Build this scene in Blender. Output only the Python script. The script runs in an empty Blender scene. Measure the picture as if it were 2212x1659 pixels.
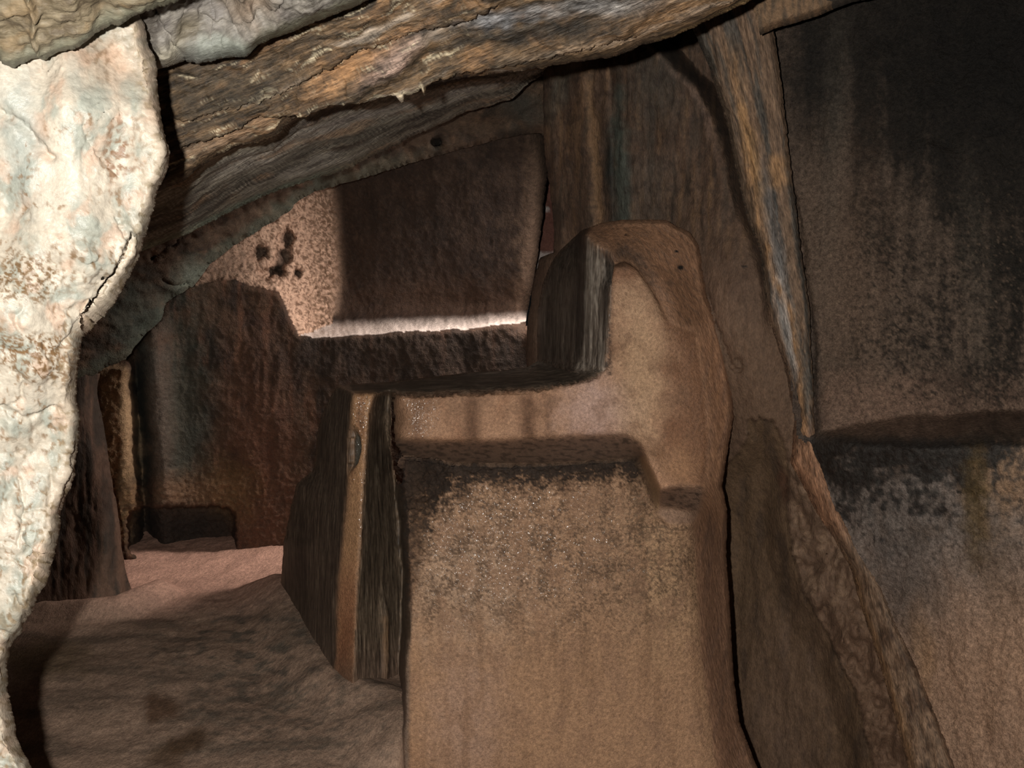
import bpy, math
import numpy as np
C = bpy.context.scene
# ------------------------------------------------------------------ camera, light, exposure
W, H = 2212, 1659
F = 2150.0                      # focal length in pixels
PITCH = math.atan((829.5-600)/F)
CAMZ = 1.5
cd = bpy.data.cameras.new('camera'); cam = bpy.data.objects.new('camera', cd)
C.collection.objects.link(cam); C.camera = cam
cd.sensor_width = 36; cd.lens = 36*F/W
cd.clip_start = .05
cam.location = (0, 0, CAMZ); cam.rotation_euler = (math.pi/2-PITCH, 0, 0)
wd = bpy.data.worlds.new('world'); C.world = wd; wd.use_nodes = True
wd.node_tree.nodes['Background'].inputs[0].default_value = (.55, .55, .55, 1)
wd.node_tree.nodes['Background'].inputs[1].default_value = 0.006
# the camera's own flash, up and to the left of the lens
fl = bpy.data.lights.new('flash', 'POINT'); fl.energy = 300; fl.shadow_soft_size = .016
fl.color = (1, .97, .92)
fo = bpy.data.objects.new('flash', fl); fo.location = (-.125, .0, CAMZ+.055); C.collection.objects.link(fo)
# daylight falling in through the opening behind the pillar
dl = bpy.data.lights.new('daylight', 'AREA'); dl.energy = 15; dl.spread = math.radians(85); dl.shape = 'RECTANGLE'; dl.size = .35; dl.size_y = .6
dl.color = (1, .88, .82)
do = bpy.data.objects.new('daylight', dl); do.location = (.66, 4.80, 2.0); C.collection.objects.link(do)
from mathutils import Vector
do.rotation_euler = (Vector((-1.3, 5.0, .45))-Vector(do.location)).to_track_quat('-Z', 'Y').to_euler()
C.view_settings.view_transform = 'Standard'; C.view_settings.look = 'None'
C.view_settings.exposure = 0; C.view_settings.gamma = 1; C.view_settings.use_curve_mapping = False

# ------------------------------------------------------------------ noise
def _tab(seed):
    r = np.random.RandomState(seed); p = r.permutation(512); a = r.rand(512)*2*np.pi
    return p, np.cos(a), np.sin(a), r.rand(512)
_T = {}
def perlin(x, y, seed=0):
    if seed not in _T: _T[seed] = _tab(seed)
    p, gx, gy, _ = _T[seed]
    xi = np.floor(x).astype(np.int64); yi = np.floor(y).astype(np.int64)
    xf = x-xi; yf = y-yi
    u = xf*xf*xf*(xf*(xf*6-15)+10); v = yf*yf*yf*(yf*(yf*6-15)+10)
    def g(i, j, dx, dy):
        h = p[(p[i & 511]+j) & 511]; return gx[h]*dx+gy[h]*dy
    a = g(xi, yi, xf, yf); b = g(xi+1, yi, xf-1, yf)
    c = g(xi, yi+1, xf, yf-1); d = g(xi+1, yi+1, xf-1, yf-1)
    return ((a*(1-u)+b*u)*(1-v)+(c*(1-u)+d*u)*v)*1.5
def fbm(x, y, o=4, seed=0, gain=.5):
    s = 0; a = 1; n = 0
    for k in range(o):
        s = s+a*perlin(x*2**k+k*17.3, y*2**k-k*9.1, seed+k); n += a; a *= gain
    return s/n
def ridged(x, y, o=4, seed=0, gain=.55):
    s = 0; a = 1; n = 0
    for k in range(o):
        s = s+a*(1-2*np.abs(perlin(x*2**k+k*7.3, y*2**k-k*19.1, seed+k))); n += a; a *= gain
    return s/n
def cells(x, y, seed=0):
    """distance to the nearest cell point and a value for each cell"""
    if seed not in _T: _T[seed] = _tab(seed)
    p, gx, gy, rv = _T[seed]
    xi = np.floor(x).astype(np.int64); yi = np.floor(y).astype(np.int64)
    best = np.full(x.shape, 9.); b2 = np.full(x.shape, 9.); val = np.zeros(x.shape)
    for i in (-1, 0, 1):
        for j in (-1, 0, 1):
            h = p[(p[(xi+i) & 511]+yi+j) & 511]
            d = np.hypot(xi+i+.5+.45*gx[h]-x, yi+j+.5+.45*gy[h]-y)
            n = d < best
            b2 = np.where(n, best, np.minimum(b2, d)); val = np.where(n, rv[h], val); best = np.where(n, d, best)
    return best, b2-best, val
def ss(a, b, x):
    t = np.clip((x-a)/(b-a), 0, 1); return t*t*(3-2*t)

# ------------------------------------------------------------------ geometry of the view (pixel + distance -> point)
cp, sp = math.cos(PITCH), math.sin(PITCH)
def ray(px, py):
    xc = (px-1106)/F; yc = (829.5-py)/F
    y = cp+sp*yc; z = -sp+cp*yc
    return xc/y, z/y
def P3(px, py, d):
    a, b = ray(px, py); return np.stack([a*d, d+0*a, CAMZ+b*d], -1)
def proj(p):
    x = p[..., 0]; y = p[..., 1]; z = p[..., 2]-CAMZ
    depth = y*cp-z*sp; up = y*sp+z*cp
    return 1106+F*x/depth, 829.5-F*up/depth
def inside(px, py, poly):
    r = np.zeros(px.shape, bool); n = len(poly)
    for i in range(n):
        x1, y1 = poly[i][:2]; x2, y2 = poly[(i+1) % n][:2]
        if y1 == y2: continue
        c = ((y1 > py) != (y2 > py)) & (px < (x2-x1)*(py-y1)/(y2-y1)+x1)
        r ^= c
    return r
def mvc(px, py, poly, vals):
    """mean value coordinates"""
    n = len(poly); V = np.array([p[:2] for p in poly], float)
    dx = V[:, 0][None]-px[:, None]; dy = V[:, 1][None]-py[:, None]
    r = np.hypot(dx, dy)+1e-9
    dx2 = np.roll(dx, -1, 1); dy2 = np.roll(dy, -1, 1); r2 = np.roll(r, -1, 1)
    cr = dx*dy2-dy*dx2; dt = dx*dx2+dy*dy2
    t = cr/(r*r2+dt+1e-12)
    w = (np.roll(t, 1, 1)+t)/r
    w /= w.sum(1, keepdims=True)
    return (w*np.array(vals)[None]).sum(1)
def segdist(px, py, line):
    """distance to a polyline, nearest point, signed side"""
    L = np.array([p[:2] for p in line], float)
    best = np.full(px.shape, 1e9); nx = px.copy(); ny = py.copy()
    for i in range(len(L)-1):
        ax, ay = L[i]; bx, by = L[i+1]; vx, vy = bx-ax, by-ay
        t = np.clip(((px-ax)*vx+(py-ay)*vy)/(vx*vx+vy*vy+1e-9), 0, 1)
        qx = ax+t*vx; qy = ay+t*vy; d = np.hypot(px-qx, py-qy); m = d < best
        best = np.where(m, d, best); nx = np.where(m, qx, nx); ny = np.where(m, qy, ny)
    return best, nx, ny
def yat(x, line):
    L = np.array([p[:2] for p in line], float); return np.interp(x, L[:, 0], L[:, 1])
def xat(y, line):
    L = np.array([p[:2] for p in line], float); return np.interp(y, L[:, 1], L[:, 0])
def gblur(a, s):
    r = int(3*s)+1; k = np.exp(-.5*(np.arange(-r, r+1)/s)**2); k /= k.sum()
    for ax in (0, 1):
        p = np.pad(a, [(r, r) if i == ax else (0, 0) for i in (0, 1)], mode='edge')
        o = np.zeros_like(a)
        for i, w in enumerate(k):
            sl = [slice(None), slice(None)]; sl[ax] = slice(i, i+a.shape[ax]); o += w*p[tuple(sl)]
        a = o
    return a

# ------------------------------------------------------------------ materials
_M = {}
def rock(name, rough=.75, spec=.35, bump=.4, scale=90, streak=(1, 1, 1), fine=.25, wet=0., rot=0.):
    m = bpy.data.materials.new(name); m.use_nodes = True; nt = m.node_tree; N = nt.nodes; L = nt.links
    b = N['Principled BSDF']
    at = N.new('ShaderNodeAttribute'); at.attribute_name = 'col'
    ra = N.new('ShaderNodeAttribute'); ra.attribute_name = 'rgh'
    tc = N.new('ShaderNodeTexCoord'); mp = N.new('ShaderNodeMapping'); mp.vector_type = 'TEXTURE'; mp.inputs['Rotation'].default_value = (0, -math.radians(rot), 0)
    mp.inputs['Scale'].default_value = tuple(1/s for s in streak)
    L.new(tc.outputs['Object'], mp.inputs[0])
    n1 = N.new('ShaderNodeTexNoise'); n1.inputs['Scale'].default_value = scale; n1.inputs['Detail'].default_value = 6; n1.inputs['Roughness'].default_value = .65
    n2 = N.new('ShaderNodeTexNoise'); n2.inputs['Scale'].default_value = scale*3.3; n2.inputs['Detail'].default_value = 4
    L.new(mp.outputs[0], n1.inputs['Vector']); L.new(mp.outputs[0], n2.inputs['Vector'])
    mr = N.new('ShaderNodeMapRange'); mr.inputs['From Min'].default_value = .3; mr.inputs['From Max'].default_value = .7
    mr.inputs['To Min'].default_value = 1-fine; mr.inputs['To Max'].default_value = 1+fine
    L.new(n1.outputs['Fac'], mr.inputs['Value'])
    mr2 = N.new('ShaderNodeMapRange'); mr2.inputs['From Min'].default_value = .3; mr2.inputs['From Max'].default_value = .7
    mr2.inputs['To Min'].default_value = 1-fine*.7; mr2.inputs['To Max'].default_value = 1+fine*.7
    L.new(n2.outputs['Fac'], mr2.inputs['Value'])
    mu = N.new('ShaderNodeMath'); mu.operation = 'MULTIPLY'; L.new(mr.outputs[0], mu.inputs[0]); L.new(mr2.outputs[0], mu.inputs[1])
    vm = N.new('ShaderNodeVectorMath'); vm.operation = 'SCALE'; L.new(at.outputs['Color'], vm.inputs[0]); L.new(mu.outputs[0], vm.inputs['Scale'])
    L.new(vm.outputs[0], b.inputs['Base Color'])
    b.inputs['Specular IOR Level'].default_value = spec
    L.new(ra.outputs['Fac'], b.inputs['Roughness'])
    ad = N.new('ShaderNodeMath'); ad.operation = 'MULTIPLY_ADD'; ad.inputs[1].default_value = .35
    L.new(n2.outputs['Fac'], ad.inputs[0]); L.new(n1.outputs['Fac'], ad.inputs[2])
    bp = N.new('ShaderNodeBump'); bp.inputs['Strength'].default_value = bump; bp.inputs['Distance'].default_value = 1.0/scale
    L.new(ad.outputs[0], bp.inputs['Height']); L.new(bp.outputs[0], b.inputs['Normal'])
    if wet:                                  # a film of damp over the low-roughness patches, with its own ripples
        n3 = N.new('ShaderNodeTexNoise'); n3.inputs['Scale'].default_value = 105; n3.inputs['Detail'].default_value = 1.2
        mp3 = N.new('ShaderNodeMapping'); mp3.inputs['Scale'].default_value = (1, 1, .6); L.new(tc.outputs['Object'], mp3.inputs[0]); L.new(mp3.outputs[0], n3.inputs['Vector'])
        b3 = N.new('ShaderNodeBump'); b3.inputs['Strength'].default_value = 1; b3.inputs['Distance'].default_value = .011
        L.new(n3.outputs['Fac'], b3.inputs['Height'])
        wm = N.new('ShaderNodeMapRange'); wm.inputs['From Min'].default_value = .5; wm.inputs['From Max'].default_value = .2
        wm.inputs['To Min'].default_value = 0; wm.inputs['To Max'].default_value = wet; L.new(ra.outputs['Fac'], wm.inputs['Value'])
        L.new(wm.outputs[0], b.inputs['Coat Weight']); b.inputs['Coat Roughness'].default_value = .17; L.new(b3.outputs[0], b.inputs['Coat Normal'])
        mx = N.new('ShaderNodeMath'); mx.operation = 'MAXIMUM'; mx.inputs[1].default_value = .45; L.new(ra.outputs['Fac'], mx.inputs[0]); L.new(mx.outputs[0], b.inputs['Roughness'])
    return m
def lin(c):
    c = np.array(c, float)/255.; c = c*.9+.1*(c*[.3, .6, .1]).sum(); return np.where(c <= .04045, c/12.92, ((c+.055)/1.055)**2.4)
class Col:
    """colour of a rock surface: a ground colour with stains and veins laid over it"""
    def __init__(s, shape, base, gain): s.g = gain; s.c = np.ones(shape+(3,))*lin(base)*gain
    def mix(s, c, m):
        m = np.clip(m, 0, 1)[..., None]; s.c = s.c*(1-m)+lin(c)*s.g*m; return s
    def mul(s, f): s.c = s.c*np.asarray(f)[..., None]; return s
def blob(x, y, cx, cy, rx, ry, soft=.5, ang=0, ns=.35, seed=5):
    a = math.radians(ang); dx = x-cx; dy = y-cy
    u = (dx*math.cos(a)+dy*math.sin(a))/rx; v = (-dx*math.sin(a)+dy*math.cos(a))/ry
    n = fbm(x/38., y/38., 4, seed)*ns*2.
    return 1-ss(1-soft, 1+soft, np.hypot(u, v)+n)

# ------------------------------------------------------------------ mesh building
def make_mesh(name, verts, faces, col, rgh, mat):
    me = bpy.data.meshes.new(name)
    me.vertices.add(len(verts)); me.vertices.foreach_set('co', np.ascontiguousarray(verts, np.float32).ravel())
    nf = len(faces); me.loops.add(nf*4); me.loops.foreach_set('vertex_index', np.ascontiguousarray(faces, np.int32).ravel())
    me.polygons.add(nf); me.polygons.foreach_set('loop_start', np.arange(0, nf*4, 4, dtype=np.int32))
    me.polygons.foreach_set('loop_total', np.full(nf, 4, np.int32))
    me.update(calc_edges=True)
    me.polygons.foreach_set('use_smooth', np.ones(nf, bool))
    a = me.attributes.new('col', 'FLOAT_COLOR', 'POINT')
    a.data.foreach_set('color', np.concatenate([np.clip(col, .002, .9), np.ones((len(col), 1))], 1).astype(np.float32).ravel())
    a = me.attributes.new('rgh', 'FLOAT', 'POINT'); a.data.foreach_set('value', rgh.astype(np.float32))
    me.materials.append(mat)
    o = bpy.data.objects.new(name, me); C.collection.objects.link(o)
    return o
def tag(o, label=None, cat=None, kind=None, group=None):
    for k, v in (('label', label), ('category', cat), ('kind', kind), ('group', group)):
        if v: o[k] = v
    return o

def relief(name, polys, mat, colour, disp=None, off=None, sil=None, rnd=0, rndw=14, step=4., blur=1.2, warp=3., wscale=30.,
           thick=.35, tuck=16, cut=None, parts=None, parent=None, seed=1, soft=None, shear=0.):
    """a rock surface from polygons with a distance at every corner; edges are rounded, turned back and given thickness"""
    allp = np.array([p[:2] for q in polys for p in q], float)
    x0, y0 = allp.min(0)-3*step; x1, y1 = allp.max(0)+3*step
    gx = np.arange(x0, x1, step)+.0137; gy = np.arange(y0, y1, step)+.0171
    X, Y = np.meshgrid(gx, gy); Y = Y+shear*(X-900)
    wx = X+warp*fbm(X/wscale, Y/wscale, 4, seed*13+1); wy = Y+warp*fbm(X/wscale, Y/wscale, 4, seed*13+7)
    inv = np.full(X.shape, np.nan); pid = np.full(X.shape, -1)
    for k, q in enumerate(polys):
        m = inside(wx, wy, q) & (pid < 0)
        if not m.any(): continue
        inv[m] = mvc(wx[m], wy[m], q, [1./p[2] for p in q]); pid[m] = k
    msk = pid >= 0
    if cut is not None:
        for c in cut: msk &= ~inside(wx, wy, c)
    # fill outwards so that blurs and normals stay tame at the rim
    f = np.where(np.isnan(inv), 0, inv); wgt = (~np.isnan(inv)).astype(float)
    known = wgt > 0
    for _ in range(8):
        a = gblur(np.where(known, f, 0), 1.); b = gblur(known.astype(float), 1.)
        n = (~known) & (b > 1e-3); f[n] = (a/np.maximum(b, 1e-9))[n]; known = known | n
    f[~known] = np.nanmean(inv)
    if blur: f = gblur(f, blur)
    if soft is not None:
        for sg, fn in soft:
            w = fn(wx, wy); f = f*(1-w)+gblur(f, sg)*w
    d = 1./f
    if off is not None: d = d+off(wx, wy)
    if sil is not None:
        near = msk.copy(); sd = np.full(X.shape, 1e9); qx = wx.copy(); qy = wy.copy()
        for line in (sil if isinstance(sil[0], list) else [sil]):
            L = np.array(line)[:, :2]; bb = (wx > L[:, 0].min()-60) & (wx < L[:, 0].max()+60) & (wy > L[:, 1].min()-60) & (wy < L[:, 1].max()+60)
            dd, ax, ay = segdist(wx[bb], wy[bb], line)
            t = sd[bb]; mm = dd < t; t[mm] = dd[mm]; sd[bb] = t
            t = qx[bb]; t[mm] = ax[mm]; qx[bb] = t
            t = qy[bb]; t[mm] = ay[mm]; qy[bb] = t
        if rnd:
            t = np.clip(1-sd/rndw, 0, 1); d = d+rnd*(1-np.sqrt(1-t*t*.98))
    # which grid points carry faces
    q = msk[:-1, :-1] & msk[1:, :-1] & msk[:-1, 1:] & msk[1:, 1:]
    use = np.zeros_like(msk); use[:-1, :-1] |= q; use[1:, :-1] |= q; use[:-1, 1:] |= q; use[1:, 1:] |= q
    full = np.zeros(X.shape, int); full[:-1, :-1] += q; full[1:, :-1] += q; full[:-1, 1:] += q; full[1:, 1:] += q
    bnd = use & (full < 4)
    PX, PY = X.copy(), Y.copy()
    if sil is not None:
        sn = bnd & (sd < 1.8*step)
        PX[sn] += (qx-wx)[sn]; PY[sn] += (qy-wy)[sn]
    pos = P3(PX, PY, d)
    tx = np.gradient(pos, axis=1); ty = np.gradient(pos, axis=0)
    nrm = np.cross(tx, ty); nrm /= np.linalg.norm(nrm, axis=-1, keepdims=True)+1e-12
    flip = (nrm*(pos-np.array([0, 0, CAMZ]))).sum(-1) > 0; nrm[flip] *= -1
    if disp is not None:
        h = disp(wx, wy)
        if sil is not None: h = h*ss(-4, 26, sd)
        pos = pos+nrm*h[..., None]
    cc, rr = colour(wx, wy)
    idx = np.full(X.shape, -1); idx[use] = np.arange(use.sum())
    V = pos[use]; CC = cc[use]; RR = np.broadcast_to(rr, X.shape)[use]
    j, i = np.nonzero(q)
    Fq = np.stack([idx[j, i], idx[j+1, i], idx[j+1, i+1], idx[j, i+1]], 1)
    fid = pid[j, i]
    # turn the rim back: directed boundary edges, two rings
    if thick:
        sm = gblur(q.astype(float), 3.); g0 = np.gradient(sm)
        gyy = np.zeros(X.shape); gxx = np.zeros(X.shape); gyy[:-1, :-1] = g0[0]; gxx[:-1, :-1] = g0[1]
        gn = np.hypot(gxx, gyy)+1e-6
        e = np.concatenate([Fq[:, [0, 1]], Fq[:, [1, 2]], Fq[:, [2, 3]], Fq[:, [3, 0]]])
        key = e[:, 0]*10**8+e[:, 1]; rk = e[:, 1]*10**8+e[:, 0]
        be = e[~np.isin(key, rk)]
        bv = np.unique(be); flat = np.flatnonzero(use.ravel())[bv]
        dv = V[bv][:, 1]; bxp, byp = proj(V[bv]); base = len(V)
        rings = []
        for (fr, tk) in ((.25, .35), (1., 1.)):
            nx = bxp+gxx.ravel()[flat]/gn.ravel()[flat]*tuck*tk; ny = byp+gyy.ravel()[flat]/gn.ravel()[flat]*tuck*tk
            V = np.concatenate([V, P3(nx, ny, dv+thick*fr)]); CC = np.concatenate([CC, CC[bv]]); RR = np.concatenate([RR, RR[bv]])
        mp = np.full(base, -1); mp[bv] = np.arange(len(bv))
        a = be[:, 0]; b = be[:, 1]; n = len(bv)
        F1 = np.stack([b, a, base+mp[a], base+mp[b]], 1)
        F2 = np.stack([base+mp[b], base+mp[a], base+n+mp[a], base+n+mp[b]], 1)
        own = {}
        Fx = np.concatenate([F1, F2])
    else: Fx = np.zeros((0, 4), int)
    if parts is None:
        o = make_mesh(name, V, np.concatenate([Fq, Fx]), CC, RR, mat)
        if parent: o.parent = parent
        return o
    # split one continuous surface into named parts
    res = []
    vp = np.full(len(V), -1)
    for k in range(len(polys)): vp[Fq[fid == k].ravel()] = k
    fpx = np.concatenate([fid, vp[np.where(Fx[:, 1] < len(vp), Fx[:, 1], 0)] if len(Fx) else np.zeros(0, int)])
    if len(Fx):
        n1 = len(Fx)//2; fpx[len(fid)+n1:] = fpx[len(fid):len(fid)+n1]
    FA = np.concatenate([Fq, Fx])
    for pname, ids, pm_ in parts:
        sel = FA[np.isin(fpx, ids)]
        if not len(sel): continue
        u, inv_ = np.unique(sel, return_inverse=True)
        o = make_mesh(pname, V[u], inv_.reshape(sel.shape), CC[u], RR[u], pm_ or mat); o.parent = parent; res.append(o)
    return res
def crack(x, y, line, w, depth, jag=3., seed=3):
    n = fbm(x/14., y/14., 3, seed)*jag*2
    m = fbm(x/14., y/14., 3, seed+9)*jag*2
    L = np.array(line)[:, :2]; out = np.zeros(x.shape)
    bb = (x > L[:, 0].min()-40) & (x < L[:, 0].max()+40) & (y > L[:, 1].min()-40) & (y < L[:, 1].max()+40)
    if not bb.any(): return out
    d, _, _ = segdist((x+n)[bb], (y+m)[bb], line)
    out[bb] = depth*np.exp(-(d/w)**2); return out
def stepdown(x, y, line, h, w=60., jag=6., seed=4, sharp=3.):
    """a bed ending along a line: the side above the line stands out towards the viewer by h, fading upwards over w"""
    yy = yat(x+fbm(x/20., y/20., 3, seed)*jag, line)+fbm(x/18., y/18., 4, seed+2)*jag
    L = np.array(line); inx = ss(L[0, 0]-5, L[0, 0]+60, x)*(1-ss(L[-1, 0]-60, L[-1, 0]+5, x))
    t = yy-y
    return h*inx*ss(-sharp, sharp, t)*(1-ss(0, w, t))

# ------------------------------------------------------------------ the setting: floor
def build_floor():
    s = .014
    xs = np.arange(-3.2, 1.6, s); ys = np.arange(2.2, 6.6, s); X, Y = np.meshgrid(xs, ys)
    Z = .035*fbm(X/.8, Y/.8, 3, 11)+.010*fbm(X/.12, Y/.18, 4, 12)+.03*ss(4.6, 5.6, Y)*ss(-1.9, -1.3, X)
    Z += .0035*fbm(X/.02, Y/.05, 3, 15)
    # the floor sweeps up to meet the foot of the altar
    dxy, _, _ = segdist(X, Y, [(-1.13, 4.65), (-.68, 3.55), (-.42, 3.3), (-.33, 3.0), (.7, 3.0)])
    Z += .085*(1-ss(-.02, .24, dxy))
    # and the dark post at the left
    dp, _, _ = segdist(X, Y, [(-2.6, 4.3), (-1.78, 4.36), (-1.68, 4.6)])
    Z += .07*(1-ss(0, .14, dp))
    Z -= .75*ss(-.345, -.30, X)*ss(-.02, .1, 3.62-Y+.0*X)+.75*ss(-.2, 0., X)*(Y > 3.5)
    P = np.stack([X, Y, Z], -1); px, py = proj(P)
    c = Col(X.shape, (112, 90, 74), 2.5)
    st = fbm(X/.35, Y/.12, 5, 21)
    c.mix((80, 66, 54), ss(-.05, .3, st)*.7)
    c.mix((78, 62, 40), blob(px, py, 90, 1420, 110, 40, .6)*.7)
    c.mix((62, 56, 48), ss(.05, .25, fbm(px/45, py/16, 5, 24))*blob(px, py, 560, 1400, 220, 160, .8)*.8)
    c.mix((60, 54, 46), ss(.05, .2, fbm(px/30, py/10, 5, 26))*blob(px, py, 640, 1560, 260, 110, .8)*.6)
    c.mix((66, 45, 30), blob(px, py, 350, 1532, 34, 30, .4)*.85)
    c.mix((58, 40, 24), blob(px, py, 408, 1602, 48, 22, .4, -20)*.85)
    c.mix((70, 50, 32), blob(px, py, 360, 1642, 36, 22, .5)*.7)
    c.mix((138, 104, 88), ss(4.15, 4.75, Y+.25*fbm(X/.5, Y/.5, 3, 8))*.85)          # paler towards the back: the pool of daylight put into the colour
    c.mul(1+.16*fbm(X/.05, Y/.09, 5, 33))
    ny, nx = X.shape; idx = np.arange(nx*ny).reshape(ny, nx)
    Fq = np.stack([idx[:-1, :-1], idx[:-1, 1:], idx[1:, 1:], idx[1:, :-1]], -1).reshape(-1, 4)
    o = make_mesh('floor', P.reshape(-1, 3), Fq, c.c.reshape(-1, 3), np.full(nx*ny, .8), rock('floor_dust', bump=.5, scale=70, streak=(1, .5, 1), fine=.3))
    tag(o, 'trodden brown earth floor of the cave, pale where daylight falls', kind='structure')
build_floor()

# ------------------------------------------------------------------ back wall with its carved window-like niche
niche = [(710, 388, 5.5), (724, 452, 5.65), (731, 611, 5.8), (717, 700, 5.75), (850, 696, 5.72), (1000, 690, 5.7), (1139, 678, 5.55), (1151, 615, 5.45),
         (1162, 550, 5.4), (1173, 463, 5.35), (1182, 380, 5.3), (1175, 300, 5.2), (1160, 270, 5.1), (938, 310, 5.15), (870, 330, 5.25)]
sill = [(645, 727, 5.12), (717, 728, 5.12), (825, 722, 5.11), (934, 716, 5.1), (1042, 708, 5.1), (1136, 696, 5.1), (1139, 678, 5.55), (1000, 690, 5.7), (850, 696, 5.72), (717, 700, 5.75)]
jamb = [(419, 618, 5.0), (455, 606, 5.05), (507, 602, 5.1), (536, 615, 5.1), (575, 624, 5.12), (605, 632, 5.15), (619, 669, 5.15), (645, 727, 5.12), (717, 700, 5.75), (731, 611, 5.8),
        (724, 452, 5.65), (710, 388, 5.5), (690, 380, 5.42), (608, 440, 5.25), (500, 505, 5.1), (420, 570, 4.95)]
low = [(-800, 560, 4.8), (330, 560, 4.9), (419, 618, 5.0), (455, 606, 5.0), (507, 602, 5.04), (536, 615, 5.05), (575, 624, 5.06), (605, 632, 5.08), (619, 669, 5.1), (645, 727, 5.12), (717, 728, 5.12), (825, 722, 5.11), (934, 716, 5.1),
       (1042, 708, 5.1), (1136, 696, 5.1), (1150, 740, 5.1), (1420, 760, 5.15), (1420, 1290, 5.45), (600, 1290, 5.45), (-800, 1290, 5.3)]
lip = [(-800, 560), (419, 618), (507, 602), (536, 615), (605, 632), (619, 669), (645, 727), (717, 728), (825, 722), (934, 716), (1042, 708), (1136, 696)]
over_y = [(600, 300), (760, 300)]
def back_off(x, y):
    o = .55*(blob(x, y, 400, 1142, 108, 50, .12, 0, .06)) if False else 0*x
    u = np.maximum(np.abs(x-392)/116, 0)**5+np.abs((y-1150)/57)**5           # low dark hollow at the foot of the wall
    o = o+.32*(1-ss(.75, 1.25, u))
    # column of flowstone
    o = o-.10*np.exp(-((x-345-12*np.sin(y/150.))/34)**2)*ss(680, 800, y)+.22*np.exp(-((x-300-(y-900)*.06)/16)**2)*ss(740, 850, y)
    o = o-.16*(1-ss(285, 300, x-(y-900)*.06))*ss(760, 800, y)
    o = o+.10*(blob(x, y, 610, 560, 16, 26, .5, 20, .1)+blob(x, y, 565, 548, 20, 15, .5)+blob(x, y, 598, 588, 22, 13, .5, 20, .1)+blob(x, y, 575, 592, 12, 12, .5)+blob(x, y, 620, 515, 12, 16, .5)+blob(x, y, 640, 590, 10, 9, .5))
    return o
def back_disp(x, y):
    h = .022*fbm(x/90, y/140, 5, 41)+.006*ridged(x/22, y/30, 4, 43)
    j = inside(x, y, jamb).astype(float)
    h = h+j*(.014*fbm(x/8, y/11, 4, 44, .7)+.02*fbm(x/30, y/30, 4, 48))
    lo = ss(950, 1100, y)
    h = h+lo*.014*fbm(x/9, y/9, 4, 46)
    return h
def back_col(x, y):
    c = Col(x.shape, (92, 66, 46), .64)
    n = fbm(x/60, y/90, 5, 51); st = fbm(x/22, y/160, 5, 52)
    c.mix((58, 42, 30), ss(-.1, .35, n)); c.mix((122, 78, 52), ss(.05, .4, st)*.5)
    c.mix((132, 80, 56), blob(x, y, 560, 980, 70, 240, 1)*.5)
    c.mix((128, 96, 50), blob(x, y, 490, 1060, 60, 60, .9)*.6)
    c.mix((62, 46, 34), blob(x, y, 900, 770, 330, 75, .6)*.75)
    c.mix((70, 74, 62), blob(x, y, 395, 900, 55, 240, .8)*.75)
    c.mix((48, 54, 46), blob(x, y, 305, 930, 26, 230, .5)*.9)
    c.mix((116, 100, 86), blob(x, y, 345, 930, 24, 250, .8)*.7)
    c.mix((210, 170, 124), blob(x, y, 256, 920, 40, 140, .5, -6)*.95)
    c.mix((150, 116, 76), blob(x, y, 270, 1090, 42, 75, .6)*(.4+.6*ss(-.1, .2, fbm(x/16, y/16, 4, 77))))
    c.mix((150, 108, 74), blob(x, y, 400, 1070, 110, 40, .6)*.55)
    c.mix((60, 46, 38), blob(x, y, 390, 1145, 112, 60, .3, 0, .1)*.8)  # shade inside the low hollow, painted as a darker colour
    inn = gblur(inside(x, y, niche).astype(float), 2.5)
    c.mix((66, 48, 36), inn); c.mix((46, 34, 27), inn*ss(-.15, .35, n+.25*st)*.6); c.mix((84, 64, 50), inn*ss(.0, .3, fbm(x/9, y/13, 5, 58, .75))*.6)
    c.mix((96, 74, 58), inn*ss(-.05, .4, fbm(x/30, y/45, 5, 57, .65)+.0006*(x-930)-.0011*(y-420))*.6)
    c.mix((134, 106, 84), inn*ss(-30, 20, x-1150+.1*(y-300)+30*fbm(x/25, y/25, 3, 6))*.8)
    c.mix((96, 66, 46), inn*blob(x, y, 1000, 660, 260, 50, .7)*.5)
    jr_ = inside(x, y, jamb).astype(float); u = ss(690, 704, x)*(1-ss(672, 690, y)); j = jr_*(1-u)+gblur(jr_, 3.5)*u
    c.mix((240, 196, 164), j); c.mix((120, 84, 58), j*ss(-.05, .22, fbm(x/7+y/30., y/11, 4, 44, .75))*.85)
    c.mix((120, 90, 62), j*ss(-.1, .15, fbm(x/6, y/8, 3, 49))*ss(640, 700, x)*.8)
    for q in ((610, 560, 15, 24, 20), (565, 548, 18, 13, 0), (598, 588, 20, 10, 20), (620, 515, 10, 15, 0), (640, 590, 9, 8, 0)): c.mix((60, 44, 34), j*blob(x, y, *q[:4], .5, q[4], .25)*.8)
    c.mix((112, 84, 64), j*(1-ss(470, 600, x+40*n))*.75)  # left part of the jamb dimmed in the colour, as shading
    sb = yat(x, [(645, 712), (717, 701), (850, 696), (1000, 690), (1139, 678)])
    s = (inside(x, y, sill) | inside(x, y, niche))*ss(-11, 13, y-sb+3*fbm(x/12, y/12, 3, 9)); c.mix((255, 235, 220), s)  # bright sill; its fade into shade at the back is in the colour
    c.mul(1+.22*fbm(x/7, y/10, 4, 61))
    return c.c, .8
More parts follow.
